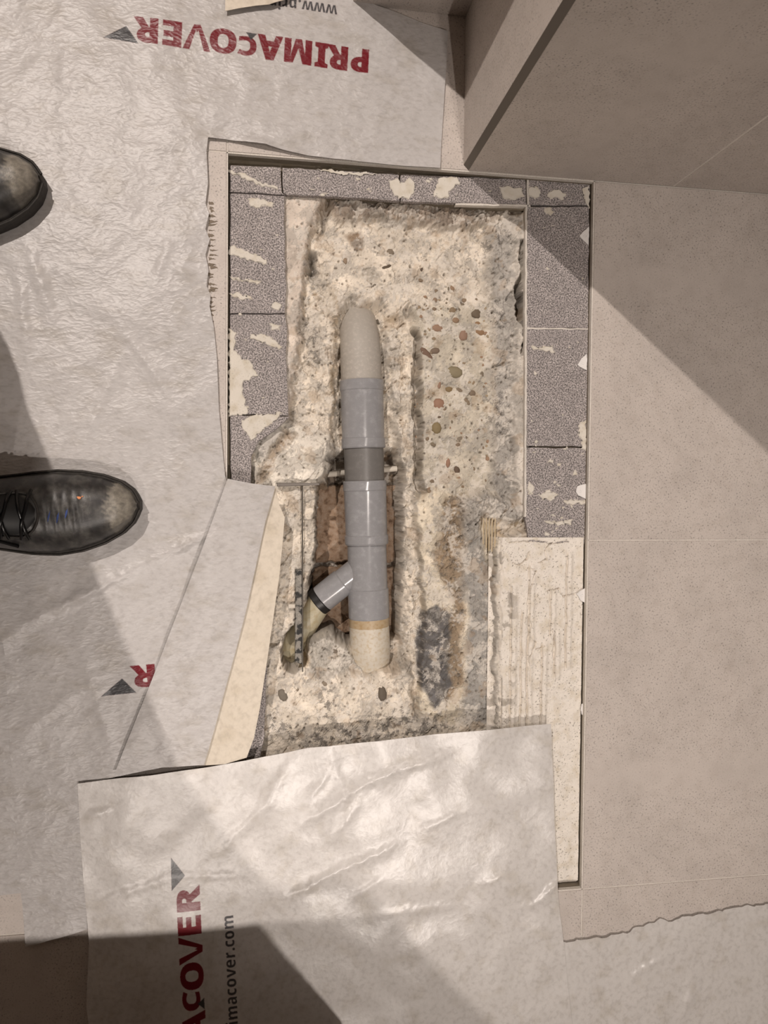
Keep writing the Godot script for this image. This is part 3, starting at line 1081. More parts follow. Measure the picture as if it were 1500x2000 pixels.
# ---------------------------------------------------------------- chiselled screed, its stones and the adhesive bed
func build_trench() -> void:
	var t := structure("trench", "chiselled open screed trench round the grey drain pipe", "floor")
	var x0 := -0.060
	var x1 := 0.445
	var z0 := -0.475
	var z1 := 0.475
	relief = Relief.new(x0, z0, x1, z1, 0.0025, -0.040, Color(0.80, 0.73, 0.63))
	var cream := Color(0.83, 0.76, 0.655)
	var pink := Color(0.80, 0.715, 0.625)
	var grey_c := Color(0.645, 0.61, 0.56)
	var sand := Color(0.75, 0.69, 0.58)
	var dirt := Color(0.61, 0.52, 0.43)
	var z := func(list: Array, h: Variant, feather: float, col: Variant, ro := -1.0, gr := -1.0, cf := 0.004) -> void:
		var hh: float = h if h != null else -0.04
		relief.paint(plan(list, hh), h, feather, col, ro, gr, cf)
	z.call([[540, 365], [650, 378], [648, 396], [616, 440], [604, 500], [594, 560], [590, 640], [582, 700], [574, 760], [568, 830], [540, 860]], -0.024, 0.006, pink, 0.25, 0.05)
	z.call([[614, 440], [640, 400], [662, 480], [650, 560], [655, 650], [645, 760], [655, 900], [600, 935], [560, 840], [574, 760], [590, 640], [602, 500]], -0.050, 0.012, cream, 1.3, 0.25)
	z.call([[622, 430], [720, 425], [880, 440], [960, 440], [970, 600], [800, 620], [660, 600], [640, 520]], -0.048, 0.008, cream, 0.8, 0.12)
	z.call([[640, 385], [780, 388], [1000, 398], [1024, 425], [960, 430], [880, 446], [800, 432], [720, 424], [650, 430]], -0.034, 0.008, dirt, 1.6, 0.2, 0.006)
	z.call([[805, 600], [960, 590], [966, 960], [900, 978], [830, 985], [808, 900]], -0.043, 0.004, sand, 0.6, 0.22)
	z.call([[955, 430], [1024, 415], [1026, 1015], [985, 1012], [958, 960], [966, 800], [958, 600]], -0.033, 0.012, grey_c, 1.3, 0.12, 0.010)
	z.call([[1004, 420], [1034, 410], [1034, 1020], [1010, 1012], [1004, 800], [1010, 600]], -0.0215, 0.006, Color(0.72, 0.675, 0.61), 0.5, 0.1)
	z.call([[655, 640], [680, 604], [740, 604], [762, 640], [778, 760], [792, 900], [802, 1000], [810, 1200], [800, 1300], [690, 1300], [640, 1240], [600, 1260], [560, 1292], [546, 1262], [565, 1150], [610, 1100], [625, 960], [650, 900], [652, 760]], -0.085, 0.016, cream, 1.4, 0.22)
	z.call([[752, 640], [800, 600], [806, 700], [806, 950], [822, 1200], [810, 1380], [790, 1300], [788, 1100], [786, 930], [766, 800]], -0.062, 0.010, cream, 1.6, 0.2)
	z.call([[802, 650], [812, 655], [818, 930], [830, 1200], [818, 1385], [808, 1380], [816, 1200], [806, 930]], -0.078, 0.004, Color(0.62, 0.55, 0.46), 0.6, 0.2)  # cut groove: the darker colour stands in for the shade inside it
	z.call([[632, 898], [672, 884], [758, 884], [772, 925], [768, 1100], [764, 1232], [690, 1246], [612, 1240], [562, 1292], [552, 1272], [600, 1150], [612, 1095], [616, 960]], -0.134, 0.006, Color(0.46, 0.38, 0.30), 0.5, 0.35)
	z.call([[812, 965], [966, 960], [972, 1410], [880, 1418], [818, 1392], [828, 1200]], -0.040, 0.005, Color(0.82, 0.745, 0.61), 0.7, 0.22)
	z.call([[868, 972], [905, 965], [912, 1100], [900, 1250], [906, 1330], [872, 1385], [858, 1300], [882, 1180], [846, 1080]], null, 0.004, Color(0.62, 0.50, 0.35), 1.3, 0.55, 0.006)
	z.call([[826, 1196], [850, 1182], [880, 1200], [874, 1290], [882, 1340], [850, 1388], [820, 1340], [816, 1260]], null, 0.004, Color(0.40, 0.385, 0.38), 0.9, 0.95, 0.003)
	z.call([[910, 1000], [935, 1000], [945, 1080], [972, 1140], [968, 1425], [902, 1425], [916, 1200], [904, 1130]], -0.036, 0.006, Color(0.60, 0.575, 0.535), 0.7, 0.36, 0.006)
	z.call([[905, 975], [950, 955], [1000, 985], [1028, 1015], [985, 1020], [950, 1010], [935, 1040], [915, 1060]], -0.024, 0.012, grey_c, 1.8, 0.2, 0.008)
	z.call([[968, 1050], [1034, 1040], [1034, 1480], [966, 1480]], -0.0165, 0.003, Color(0.80, 0.745, 0.66), 0.3, 0.12)
	z.call([[490, 1310], [560, 1298], [640, 1304], [700, 1316], [800, 1304], [814, 1392], [880, 1416], [962, 1412], [962, 1490], [490, 1490]], -0.036, 0.008, cream, 0.8, 0.20)
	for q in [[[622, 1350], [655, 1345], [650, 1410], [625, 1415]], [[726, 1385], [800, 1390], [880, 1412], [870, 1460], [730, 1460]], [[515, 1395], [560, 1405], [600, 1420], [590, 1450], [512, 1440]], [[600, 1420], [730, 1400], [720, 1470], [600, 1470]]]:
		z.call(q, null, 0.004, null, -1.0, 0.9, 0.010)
	z.call([[536, 945], [622, 945], [618, 1090], [598, 1160], [566, 1290], [540, 1310], [520, 1300], [530, 1150]], -0.034, 0.008, cream, 1.2, 0.26)
	z.call([[490, 872], [560, 826], [645, 850], [645, 945], [490, 955]], -0.030, 0.014, Color(0.86, 0.81, 0.72), 0.8, 0.15)
	z.call([[560, 838], [575, 850], [540, 895], [520, 940], [500, 950], [512, 905], [535, 868]], -0.040, 0.005, Color(0.66, 0.56, 0.44), 1.4, 0.35)
	z.call([[498, 862], [548, 826], [552, 846], [520, 880], [505, 900]], -0.025, 0.004, Color(0.72, 0.68, 0.62), 0.4, 0.45)
	z.call([[552, 1225], [592, 1190], [596, 1240], [572, 1292], [552, 1285]], -0.110, 0.005, Color(0.50, 0.44, 0.36), 0.5, 0.3)
	z.call([[602, 1246], [650, 1238], [692, 1272], [708, 1312], [600, 1316]], -0.046, 0.010, Color(0.72, 0.68, 0.61), 1.7, 0.15)
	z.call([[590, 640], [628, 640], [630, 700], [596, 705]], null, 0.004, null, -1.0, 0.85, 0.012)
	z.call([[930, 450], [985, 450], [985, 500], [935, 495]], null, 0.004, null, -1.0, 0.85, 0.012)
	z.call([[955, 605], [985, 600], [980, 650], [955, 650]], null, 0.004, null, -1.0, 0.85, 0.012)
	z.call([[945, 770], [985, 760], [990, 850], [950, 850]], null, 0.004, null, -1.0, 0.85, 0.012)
	z.call([[678, 452], [706, 447], [716, 462], [714, 486], [700, 492], [682, 470]], null, 0.004, Color(0.60, 0.47, 0.33), -1.0, 0.0, 0.0028)
	z.call([[604, 496], [618, 500], [612, 540], [600, 536]], -0.056, 0.004, Color(0.38, 0.33, 0.26), 1.0, 0.6)
	for q in [[[628, 420], [641, 402], [633, 440], [624, 474]], [[1002, 480], [1006, 520], [996, 560], [1000, 620], [1012, 660], [1006, 700], [1010, 600], [1004, 560]]]:
		z.call(q, -0.060, 0.004, Color(0.40, 0.34, 0.28), 1.0, 0.3)
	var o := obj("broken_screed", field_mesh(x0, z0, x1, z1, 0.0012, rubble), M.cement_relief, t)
	o.set_meta("label", "broken cream and grey screed with sand and mould stains")
	build_stones(t)
	# clay blocks at the bottom of the pit
	for q in [[[618, 948], [776, 948], [774, 1097], [614, 1097]], [[612, 1108], [772, 1108], [768, 1236], [604, 1236]]]:
		var b := obj("clay_block", slab_mesh(ragged(plan(q, -0.124), 0.006, 0.0022, 71), -0.124, -0.155, 0.002), M.clay, t)
		b.set_meta("label", "reddish clay block at the bottom of the pit")
	# bed of dried tile adhesive in the lower part of the opening
	var bed := structure("adhesive_bed", "cream ridged bed of dried tile adhesive along the floor tiles", "floor")
	for c in [[998, 1150, 1425], [1034, 1110, 1250], [1030, 1250, 1425], [1058, 1265, 1425], [1076, 1158, 1240], [1084, 1240, 1320], [1107, 1085, 1300], [1018, 1200, 1425], [980, 1330, 1425]]:
		comb_lines.append([at(c[0], (c[1] + c[2]) * 0.5, -0.01).x, at(c[0], c[1], -0.01).z, at(c[0], c[2], -0.01).z])
	var cracks := [[[996, 1060], [1040, 1056], [1076, 1062], [1110, 1058]], [[1004, 1100], [1016, 1104], [1030, 1092], [1036, 1078]], [[1050, 1100], [1068, 1092], [1066, 1075], [1078, 1060]], [[1030, 1110], [1046, 1116], [1040, 1140], [1034, 1170], [1034, 1215], [1038, 1245], [1048, 1254]],
		[[1070, 1155], [1090, 1150], [1100, 1165], [1110, 1162], [1125, 1160]], [[1048, 1254], [1034, 1282], [1032, 1330]], [[1046, 1268], [1066, 1262]], [[1076, 1230], [1084, 1260], [1082, 1290]]]
	for l in cracks:
		for i in l.size() - 1:
			bed_cracks.append([at2(l[i][0], l[i][1], -0.012), at2(l[i + 1][0], l[i + 1][1], -0.012)])
	obj("ridged_adhesive", field_mesh(0.372, 0.078, 0.5345, 0.680, 0.0009, adhesive), M.adhesive_relief, bed)
	block("screed", Vector3(CUT.position.x, -0.16, 0.472), Vector3(0.375, -0.022, CUT.end.y), M.screed, bed, 0.0)
	block("screed", Vector3(CUT.position.x, -0.16, CUT.position.y), Vector3(-0.057, -0.0235, 0.472), M.screed, bed, 0.0)
	block("screed", Vector3(0.443, -0.16, CUT.position.y), Vector3(CUT.end.x, -0.0235, 0.50), M.screed, bed, 0.0)
	block("screed", Vector3(-0.057, -0.16, CUT.position.y), Vector3(0.443, -0.0235, -0.472), M.screed, bed, 0.0)
	block("screed", Vector3(0.375, -0.16, 0.474), Vector3(CUT.end.x, -0.022, CUT.end.y), M.screed, bed, 0.0)


func adhesive(x: float, z: float) -> Array:
	var mx := x * 1000.0
	var mz := z * 1000.0
	var wob: float = noises.warp.get_noise_2d(mx, mz) * 0.006
	var fine: float = noises.fine.get_noise_2d(mx, mz)
	var lump: float = noises.lump.get_noise_2d(mx, mz)
	var h := -0.0125 + lump * 0.0012 + fine * 0.0004
	# combed ridges: each has a steep side
	for c in comb_lines:
		if z > c[1] - 0.01 and z < c[2] + 0.01:
			var fade := smoothstep(c[1] - 0.01, c[1], z) * (1.0 - smoothstep(c[2], c[2] + 0.01, z))
			var d: float = x - c[0] - wob * 0.3
			h += fade * (0.0030 * exp(-pow((d - 0.006) / 0.0045, 2.0)) - 0.0055 * exp(-pow(d / 0.0010, 2.0)))
	for c in bed_cracks:
		var q := Geometry2D.get_closest_point_to_segment(Vector2(x + wob, z + fine * 0.002), c[0], c[1])
		var dd := Vector2(x + wob, z + fine * 0.002).distance_to(q)
		if dd < 0.004:
			h -= 0.004 * exp(-pow(dd / 0.0009, 2.0))
	var c := Color(0.84, 0.785, 0.71)
	c = c * (1.0 + 0.06 * lump + 0.04 * fine)
	var dirt := smoothstep(0.50, 0.62, noises.grain.get_noise_2d(mx * 0.5, mz * 0.5) + 0.18 * noises.patch.get_noise_2d(mx, mz))
	c = c.lerp(Color(0.13, 0.105, 0.08), dirt * 0.75)
	var grey_p := smoothstep(0.22, 0.34, noises.patch.get_noise_2d(mx + 40.0, mz) + fine * 0.2) * (1.0 - smoothstep(0.404, 0.425, x))
	c = c.lerp(Color(0.40, 0.36, 0.31), grey_p * 0.8)
	if x < 0.392:
		h -= smoothstep(0.392, 0.376, x + wob) * 0.02
	h -= smoothstep(0.672, 0.679, z + wob * 0.4) * 0.006
	return [minf(h, -0.0085), c]

var comb_lines := []
var bed_cracks := []

func build_stones(t: Node) -> void:
	# pebbles and brick chips set in the screed: centre, length, width (in picture points), turn, colour
	var meshes := []
	for k in 4:
		meshes.append(pebble_mesh(300 + k))
	var list := [
		[833, 691, 34, 13, 45, Color(0.36, 0.25, 0.21)], [852, 640, 30, 16, 10, Color(0.60, 0.46, 0.38)], [905, 655, 18, 22, 0, Color(0.58, 0.44, 0.38)],
		[888, 727, 36, 24, 12, Color(0.50, 0.47, 0.36)], [857, 789, 24, 23, 0, Color(0.60, 0.42, 0.34)], [853, 836, 20, 26, 0, Color(0.48, 0.42, 0.27)],
		[857, 814, 17, 6, -8, Color(0.28, 0.22, 0.17)], [878, 760, 16, 13, 0, Color(0.46, 0.37, 0.22)], [893, 918, 12, 18, -20, Color(0.25, 0.18, 0.14)],
		[875, 904, 9, 20, 5, Color(0.60, 0.42, 0.34)], [930, 612, 22, 20, 20, Color(0.30, 0.26, 0.21)], [940, 650, 24, 13, 10, Color(0.52, 0.37, 0.24)],
		[850, 685, 20, 12, -10, Color(0.38, 0.31, 0.27)], [897, 762, 18, 9, 25, Color(0.45, 0.40, 0.34)], [923, 768, 14, 12, 0, Color(0.42, 0.36, 0.30)],
		[912, 784, 20, 9, 50, Color(0.47, 0.41, 0.34)], [898, 858, 16, 10, -30, Color(0.45, 0.42, 0.37)], [890, 625, 16, 12, 0, Color(0.55, 0.43, 0.33)],
		[884, 606, 15, 13, 0, Color(0.50, 0.42, 0.32)], [858, 750, 8, 20, 0, Color(0.58, 0.43, 0.36)], [846, 868, 12, 8, 20, Color(0.42, 0.38, 0.31)],
		[934, 632, 14, 10, 0, Color(0.53, 0.38, 0.24)], [919, 840, 12, 6, 30, Color(0.40, 0.29, 0.18)], [730, 557, 15, 24, 12, Color(0.37, 0.36, 0.34)],
		[764, 490, 16, 13, 0, Color(0.45, 0.41, 0.36)], [675, 508, 8, 13, 0, Color(0.56, 0.48, 0.40)], [745, 619, 14, 11, 10, Color(0.17, 0.16, 0.14)],
		[756, 520, 20, 7, -20, Color(0.20, 0.16, 0.12)], [552, 1355, 17, 26, -25, Color(0.38, 0.37, 0.35)], [634, 1334, 13, 13, 0, Color(0.50, 0.46, 0.41)],
		[745, 1352, 18, 32, -8, Color(0.24, 0.22, 0.20)], [578, 1345, 12, 9, 0, Color(0.48, 0.44, 0.39)], [654, 1272, 12, 8, 15, Color(0.38, 0.35, 0.32)],
		[910, 585, 12, 10, 0, Color(0.50, 0.42, 0.34)], [850, 585, 10, 9, 0, Color(0.55, 0.45, 0.37)], [824, 545, 11, 9, 0, Color(0.45, 0.38, 0.31)],
		[826, 525, 9, 8, 0, Color(0.18, 0.13, 0.10)], [885, 560, 13, 10, 30, Color(0.56, 0.44, 0.34)], [843, 940, 11, 8, 0, Color(0.42, 0.36, 0.30)],
		[905, 950, 12, 9, 20, Color(0.44, 0.36, 0.28)], [838, 960, 8, 14, -30, Color(0.48, 0.41, 0.33)], [760, 760, 13, 18, 10, Color(0.60, 0.54, 0.46)]]
	var rng := RandomNumberGenerator.new()
	rng.seed = 77
	for k in 90:
		var u := rng.randf_range(815, 955)
		var v := rng.randf_range(560, 955)
		var tint: Color = [Color(0.56, 0.48, 0.38), Color(0.45, 0.38, 0.31), Color(0.60, 0.46, 0.36), Color(0.40, 0.37, 0.32), Color(0.64, 0.57, 0.46)][k % 5]
		var s := rng.randf_range(4, 10)
		list.append([u, v, s, s * rng.randf_range(0.6, 1.0), rng.randf_range(-90, 90), tint])
	var mats := {}
	for i in list.size():
		var q: Array = list[i]
		var p := at(q[0], q[1], -0.043)
		p.y = rubble(p.x, p.z)[0]
		var key: String = (q[5] as Color).to_html()
		if not mats.has(key):
			var m := StandardMaterial3D.new()
			m.albedo_color = (q[5] as Color).lerp(Color(0.58, 0.52, 0.44), 0.42)
			m.roughness = 0.75
			m.resource_name = "pebble_" + str(mats.size())
			mats[key] = m
		var o := obj("pebble", meshes[i % 4], mats[key], t, p - Vector3(0, 0.0006, 0))
		var k := 1.0 / 1165.0
		o.transform.basis = Basis(Vector3.UP, deg_to_rad(-q[4])).scaled_local(Vector3(q[2] * k * 0.5, minf(q[2], q[3]) * k * 0.22, q[3] * k * 0.5))

func pebble_mesh(seed_: int) -> ArrayMesh:
	var n := FastNoiseLite.new()
	n.seed = seed_
	n.frequency = 0.9
	var v := PackedVector3Array()
	var idx := PackedInt32Array()
	var rings := 5
	var sides := 9
	for j in rings + 1:
		var a := PI * j / rings
		for k in sides:
			var g := TAU * k / sides
			var d := Vector3(sin(a) * cos(g), cos(a), sin(a) * sin(g))
			v.append(d * (1.0 + 0.28 * n.get_noise_3dv(d)))
	for j in rings:
		for k in sides:
			var p := j * sides + k
			var q := j * sides + (k + 1) % sides
			idx.append_array([p, q, p + sides, q, q + sides, p + sides])
	return outward(smooth_mesh(v, idx), v, idx)

# ---------------------------------------------------------------- drain pipe
func build_drain() -> void:
	var h := -0.064
	var a := at(706, 745, h)
	var b := at(721, 1215, h - 0.004)
	var t := thing("drain_pipe", "grey plastic drain pipe with couplings and a slanted side branch, lying in the trench", "pipe", Vector3.ZERO)
	var along := func(v: float) -> float:
		var p := at(706, v, h)
		return (p.z - a.z) / (b.z - a.z)
	var s := func(list: Array) -> Array:
		var out := []
		for q in list:
			out.append([along.call(q[0]), q[1]])
		return out
	# elbow that dives into the screed
	var dir := (b - a).normalized()
	var path := []
	var radii := []
	path.append(a + dir * 0.02)
	radii.append(0.0345)
	path.append(a - dir * 0.035)
	radii.append(0.0345)
	var o0 := a - dir * 0.035
	for k in range(1, 11):
		var g := deg_to_rad(7.0 * k)
		path.append(o0 - dir * sin(g) * 0.095 - Vector3(0, 1, 0) * (1.0 - cos(g)) * 0.095)
		radii.append(0.0345 - 0.0003 * k)
	obj("elbow", tube_mesh(path, radii, 40), M.pvc_dusty, t).set_meta("label", "dusty pale grey pipe bend going down into the screed")
	obj("coupling", lathe_mesh(a, b, s.call([[744, 0.034], [744, 0.0366], [745.5, 0.0376], [763, 0.0376], [765, 0.0366], [856, 0.0362], [857, 0.0376], [873, 0.0376], [875.5, 0.0366], [876, 0.033]])), M.pvc, t)
	obj("pipe_length", lathe_mesh(a, b, s.call([[870, 0.0338], [945, 0.0338]])), M.pvc_dark, t).set_meta("label", "darker grey length of pipe between two couplings")
	var c2 := obj("coupling", lathe_mesh(a, b, s.call([[939, 0.033], [939, 0.0362], [941, 0.0372], [957, 0.0372], [959, 0.0362], [1044, 0.0358], [1046, 0.0372], [1048, 0.0375], [1060, 0.0375], [1063, 0.0362], [1064, 0.033]])), M.pvc, t)
	c2.name = "coupling_001"
	var body := obj("branch_fitting", lathe_mesh(a, b, s.call([[1058, 0.0335], [1149, 0.0335], [1150.5, 0.0350], [1205, 0.0350], [1207.5, 0.0342], [1208, 0.032]])), M.pvc, t)
	obj("stained_collar", lathe_mesh(a, b, s.call([[1206, 0.0335], [1207, 0.0343], [1222, 0.0343], [1226, 0.0341]])), M.pipe_rust, t).set_meta("label", "rust-stained wet collar")
	# the limed end that dives down again
	var e0 := a.lerp(b, along.call(1224))
	var p2 := [e0 - dir * 0.01, e0 + dir * 0.028]
	var r2 := [0.0341, 0.0346]
	for k in range(1, 10):
		var g := deg_to_rad(9.0 * k)
		p2.append(e0 + dir * (0.028 + sin(g) * 0.05) - Vector3(0, 1, 0) * (1.0 - cos(g)) * 0.05)
		r2.append(0.0347)
	obj("limed_pipe", tube_mesh(p2, r2, 40), M.pipe_limed, t).set_meta("label", "cream limed pipe end going down into the screed")
	# slanted branch with its rubber ring
	var j0 := at(722, 1094, h - 0.002)
	var j1 := at(628, 1170, h - 0.014)
	var bd := (j1 - j0).normalized()
	var len_ := j0.distance_to(j1)
	var arm := obj("branch_arm", lathe_mesh(j0, j0 + bd * len_, [[0.0, 0.0222], [0.54, 0.0222], [0.56, 0.0240], [0.985, 0.0240], [1.0, 0.0232], [1.0, 0.02]]), M.pvc, t)
	obj("rubber_ring", lathe_mesh(j1 - bd * 0.001, j1 + bd * 0.011, [[0.0, 0.021], [0.0, 0.0238], [0.1, 0.0247], [0.9, 0.0247], [1.0, 0.0238], [1.0, 0.02]]), M.rubber, arm).set_meta("label", "black rubber sealing ring")
	var j2 := at(566, 1268, h - 0.034)
	obj("side_pipe", tube_mesh([j1, j1.lerp(j2, 0.5), j2, j2 + (j2 - j1).normalized() * 0.03 - Vector3(0, 0.02, 0)], [0.0212, 0.0212, 0.0212, 0.0212], 32), M.pipe_cream, arm).set_meta("label", "cream side pipe below the rubber ring")

# ---------------------------------------------------------------- cover sheets
func printed(key: String, base: StandardMaterial3D, im: Image) -> StandardMaterial3D:
	var m: StandardMaterial3D = base.duplicate()
	m.resource_name = key
	m.detail_enabled = true
	m.detail_blend_mode = BaseMaterial3D.BLEND_MODE_MIX
	m.detail_uv_layer = BaseMaterial3D.DETAIL_UV_2
	m.detail_albedo = ImageTexture.create_from_image(im)
	M[key] = m
	return m

func area_of(poly: PackedVector2Array) -> Rect2:
	var r := Rect2(poly[0], Vector2.ZERO)
	for p in poly:
		r = r.expand(p)
	return r.grow(0.01)

func crease(id: String, list: Array) -> void:
	var out := []
	for c in list:
		out.append([at2(c[0], c[1]), at2(c[2], c[3]), c[4], c[5]])
	creases[id] = out

func build_sheets() -> void:
	var group := "printed floor cover sheets"
	var dark := Color(0.21, 0.21, 0.22, 0.97)
	# left sheet, with the print upside down
	crease("left", [[430, 1032, 300, 1095, 0.006, 0.010], [300, 1095, 60, 1215, 0.008, 0.012], [60, 1215, -60, 1300, 0.004, 0.02], [240, 640, 330, 770, 0.003, 0.006], [140, 930, 240, 690, 0.002, 0.006],
		[60, 480, 110, 640, 0.005, 0.012], [40, 520, 60, 700, 0.004, 0.012], [300, 560, 330, 470, 0.003, 0.008], [330, 520, 380, 545, 0.003, 0.008], [125, -60, 128, 480, 0.0010, 0.003], [440, -60, 442, 300, 0.0009, 0.003],
		[125, 280, 405, 298, 0.0014, 0.003], [160, 1250, 230, 1480, 0.004, 0.012], [60, 1480, 160, 1540, 0.003, 0.01], [470, 276, 540, 290, 0.006, 0.010], [180, 1330, 60, 1420, 0.003, 0.014]])
	var p := plan([[-150, -120], [690, -120], [722, 10], [735, 16], [873, 66], [866, 200], [858, 331], [780, 326], [700, 318], [640, 311], [600, 306], [560, 298], [520, 288], [480, 281], [440, 275], [407, 272], [404, 300], [407, 360], [402, 400], [409, 420], [402, 450], [410, 470], [402, 500], [408, 530], [404, 560], [412, 580], [410, 600], [418, 640], [424, 700], [428, 800], [436, 890], [440, 930], [448, 950], [430, 1060], [420, 1250], [400, 1480], [222, 1515], [160, 1532], [166, 1700], [172, 1812], [52, 1845], [28, 1560], [10, 1250], [-150, 1240]])
	var area := area_of(p)
	var im := print_image(area, 1250.0)
	logo(im, area, at2(720, 102), at2(262, 36), 0.0375)
	ink(im, area, PackedVector2Array([at2(203, 78), at2(248, 55), at2(272, 90)]), dark)
	word(im, area, "www.primacover.com", 600, at2(659, 8), at2(352, -38), 0.0255, dark)
	logo(im, area, at2(712, 1254), at2(254, 1299), 0.0350)
	ink(im, area, PackedVector2Array([at2(199, 1358), at2(240, 1323), at2(268, 1350)]), dark)
	var o := obj("cover_sheet", sheet_mesh(p, 0.005, func(x, z): return sheet_high("left", 0.0045, 0.0030, 0.0009, x, z), 0.0007, area), printed("sheet_left", M.sheet, im), self)
	tag(o, "large white cover sheet under the shoes, red print upside down near the tiled wall corner", "floor sheet", group)
	# sheet below it at the edge
	p = plan([[-150, 1130], [70, 1130], [70, 1560], [80, 1738], [0, 1748], [-150, 1770]])
	o = obj("cover_sheet", sheet_mesh(p, 0.006, func(x, z): return sheet_high("under", 0.0016, 0.001, 0.0003, x, z), 0.0006), M.sheet, self)
	tag(o, "narrow strip of plain white sheet showing beneath the large printed sheet's edge", "floor sheet")
	# bottom right sheet with the torn edge
	p = plan([[1080, 1841], [1145, 1831], [1180, 1827], [1228, 1818], [1240, 1807], [1275, 1801], [1290, 1793], [1310, 1797], [1330, 1787], [1375, 1782], [1440, 1770], [1500, 1762], [1650, 1740], [1650, 2150], [1070, 2150]])
	crease("torn", [[1230, 1900, 1300, 1860, 0.003, 0.008], [1330, 1990, 1350, 1900, 0.003, 0.014]])
	p = ragged(p, 0.006, 0.0022, 21, 0.05)
	o = obj("cover_sheet", sheet_mesh(p, 0.005, func(x, z): return sheet_high("torn", 0.003, 0.002, 0.0008, x, z), 0.0006), M.sheet_smooth, self)
	tag(o, "white cover sheet with a torn ragged edge across the beige floor tiles", "floor sheet", group)
	# bottom sheet with the upright print
	crease("bottom", [[590, 1600, 720, 1520, 0.0045, 0.010], [690, 1532, 800, 1488, 0.005, 0.009], [770, 1500, 880, 1466, 0.0035, 0.010], [560, 1745, 660, 1692, 0.005, 0.010], [630, 1706, 780, 1640, 0.0045, 0.010], [680, 1752, 745, 1706, 0.003, 0.006],
		[175, 1760, 340, 1703, 0.002, 0.006], [355, 1704, 480, 1700, 0.002, 0.005], [820, 1612, 900, 1580, 0.0022, 0.006], [178, 1586, 218, 1574, 0.004, 0.005], [740, 1777, 890, 1760, 0.002, 0.007], [1050, 1748, 1088, 1716, 0.004, 0.007],
		[430, 1660, 530, 1555, 0.0025, 0.012], [510, 1575, 565, 1485, 0.003, 0.014], [640, 1450, 690, 1600, 0.0018, 0.010], [1015, 1765, 1080, 1745, 0.0025, 0.006], [930, 1722, 985, 1698, 0.002, 0.006], [600, 1560, 640, 1500, 0.003, 0.010], [640, 1640, 700, 1560, 0.002, 0.008]])
	p = plan([[155, 1525], [230, 1515], [300, 1508], [400, 1494], [480, 1482], [540, 1469], [600, 1456], [680, 1449], [760, 1440], [830, 1433], [900, 1426], [980, 1418], [1072, 1410], [1074, 1500], [1079, 1620], [1085, 1735], [1091, 1790], [1097, 1840], [1115, 2010], [1125, 2150], [190, 2150], [180, 2010], [172, 1960], [176, 1830], [165, 1700], [158, 1600]])
	area = area_of(p)
	im = print_image(area, 1250.0)
	logo(im, area, at2(412, 2190), at2(391, 1720), 0.0360)
	ink(im, area, PackedVector2Array([at2(335, 1670), at2(363, 1703), at2(337, 1733)]), dark)
	word(im, area, "www.primacover.com", 600, at2(478, 2108), at2(464, 1779), 0.0255, dark)
	o = obj("cover_sheet", sheet_mesh(p, 0.005, func(x, z): return sheet_high("bottom", 0.008, 0.0040, 0.0003, x, z), 0.0007, area), printed("sheet_bottom", M.sheet_smooth, im), self)
	tag(o, "wide glossy white cover sheet over the trench's end, red print running along its side", "floor sheet", group)
	# folded flap beside the trench: film side on top, fleece side below
	crease("flap", [[300, 1330, 330, 1420, 0.005, 0.02], [330, 1420, 400, 1440, 0.004, 0.02], [440, 1000, 380, 1180, 0.004, 0.03]])
	var flap := thing("cover_sheet", "folded-over flap of white sheet lying along the trench, beige back showing", "floor sheet", Vector3.ZERO, group)
	p = plan([[445, 935], [490, 944], [538, 950], [528, 985], [518, 1020], [500, 1105], [480, 1195], [462, 1265], [440, 1345], [420, 1420], [399, 1492], [310, 1498], [224, 1510], [262, 1415], [300, 1320], [350, 1190], [400, 1060], [425, 990]], 0.012)
	obj("film_side", sheet_mesh(p, 0.005, func(x, z): return sheet_high("flap", 0.015, 0.004, 0.0015, x, z), 0.0007), M.sheet, flap)
	p = plan([[538, 951], [545, 985], [556, 1010], [552, 1060], [546, 1120], [534, 1205], [526, 1260], [520, 1300], [508, 1380], [496, 1440], [482, 1478], [440, 1490], [390, 1494], [410, 1430], [430, 1345], [452, 1265], [470, 1195], [490, 1105], [508, 1020], [520, 980]], 0.008)
	obj("fleece_side", sheet_mesh(p, 0.005, func(x, z): return sheet_high("flap", 0.009, 0.004, 0.001, x, z), 0.0007), M.sheet_back, flap).set_meta("label", "beige fleece back of the sheet")
	# folded corner at the top
	p = plan([[440, -110], [440, 23], [470, 18], [500, 13], [525, 11], [562, 0], [590, -110]], 0.012)
	o = obj("cover_sheet", sheet_mesh(p, 0.005, func(x, z): return sheet_high("corner", 0.013, 0.002, 0.0008, x, z), 0.0007), M.sheet_back, self)
	tag(o, "turned-up cream strip of sheet covering part of the printed web address", "floor sheet")

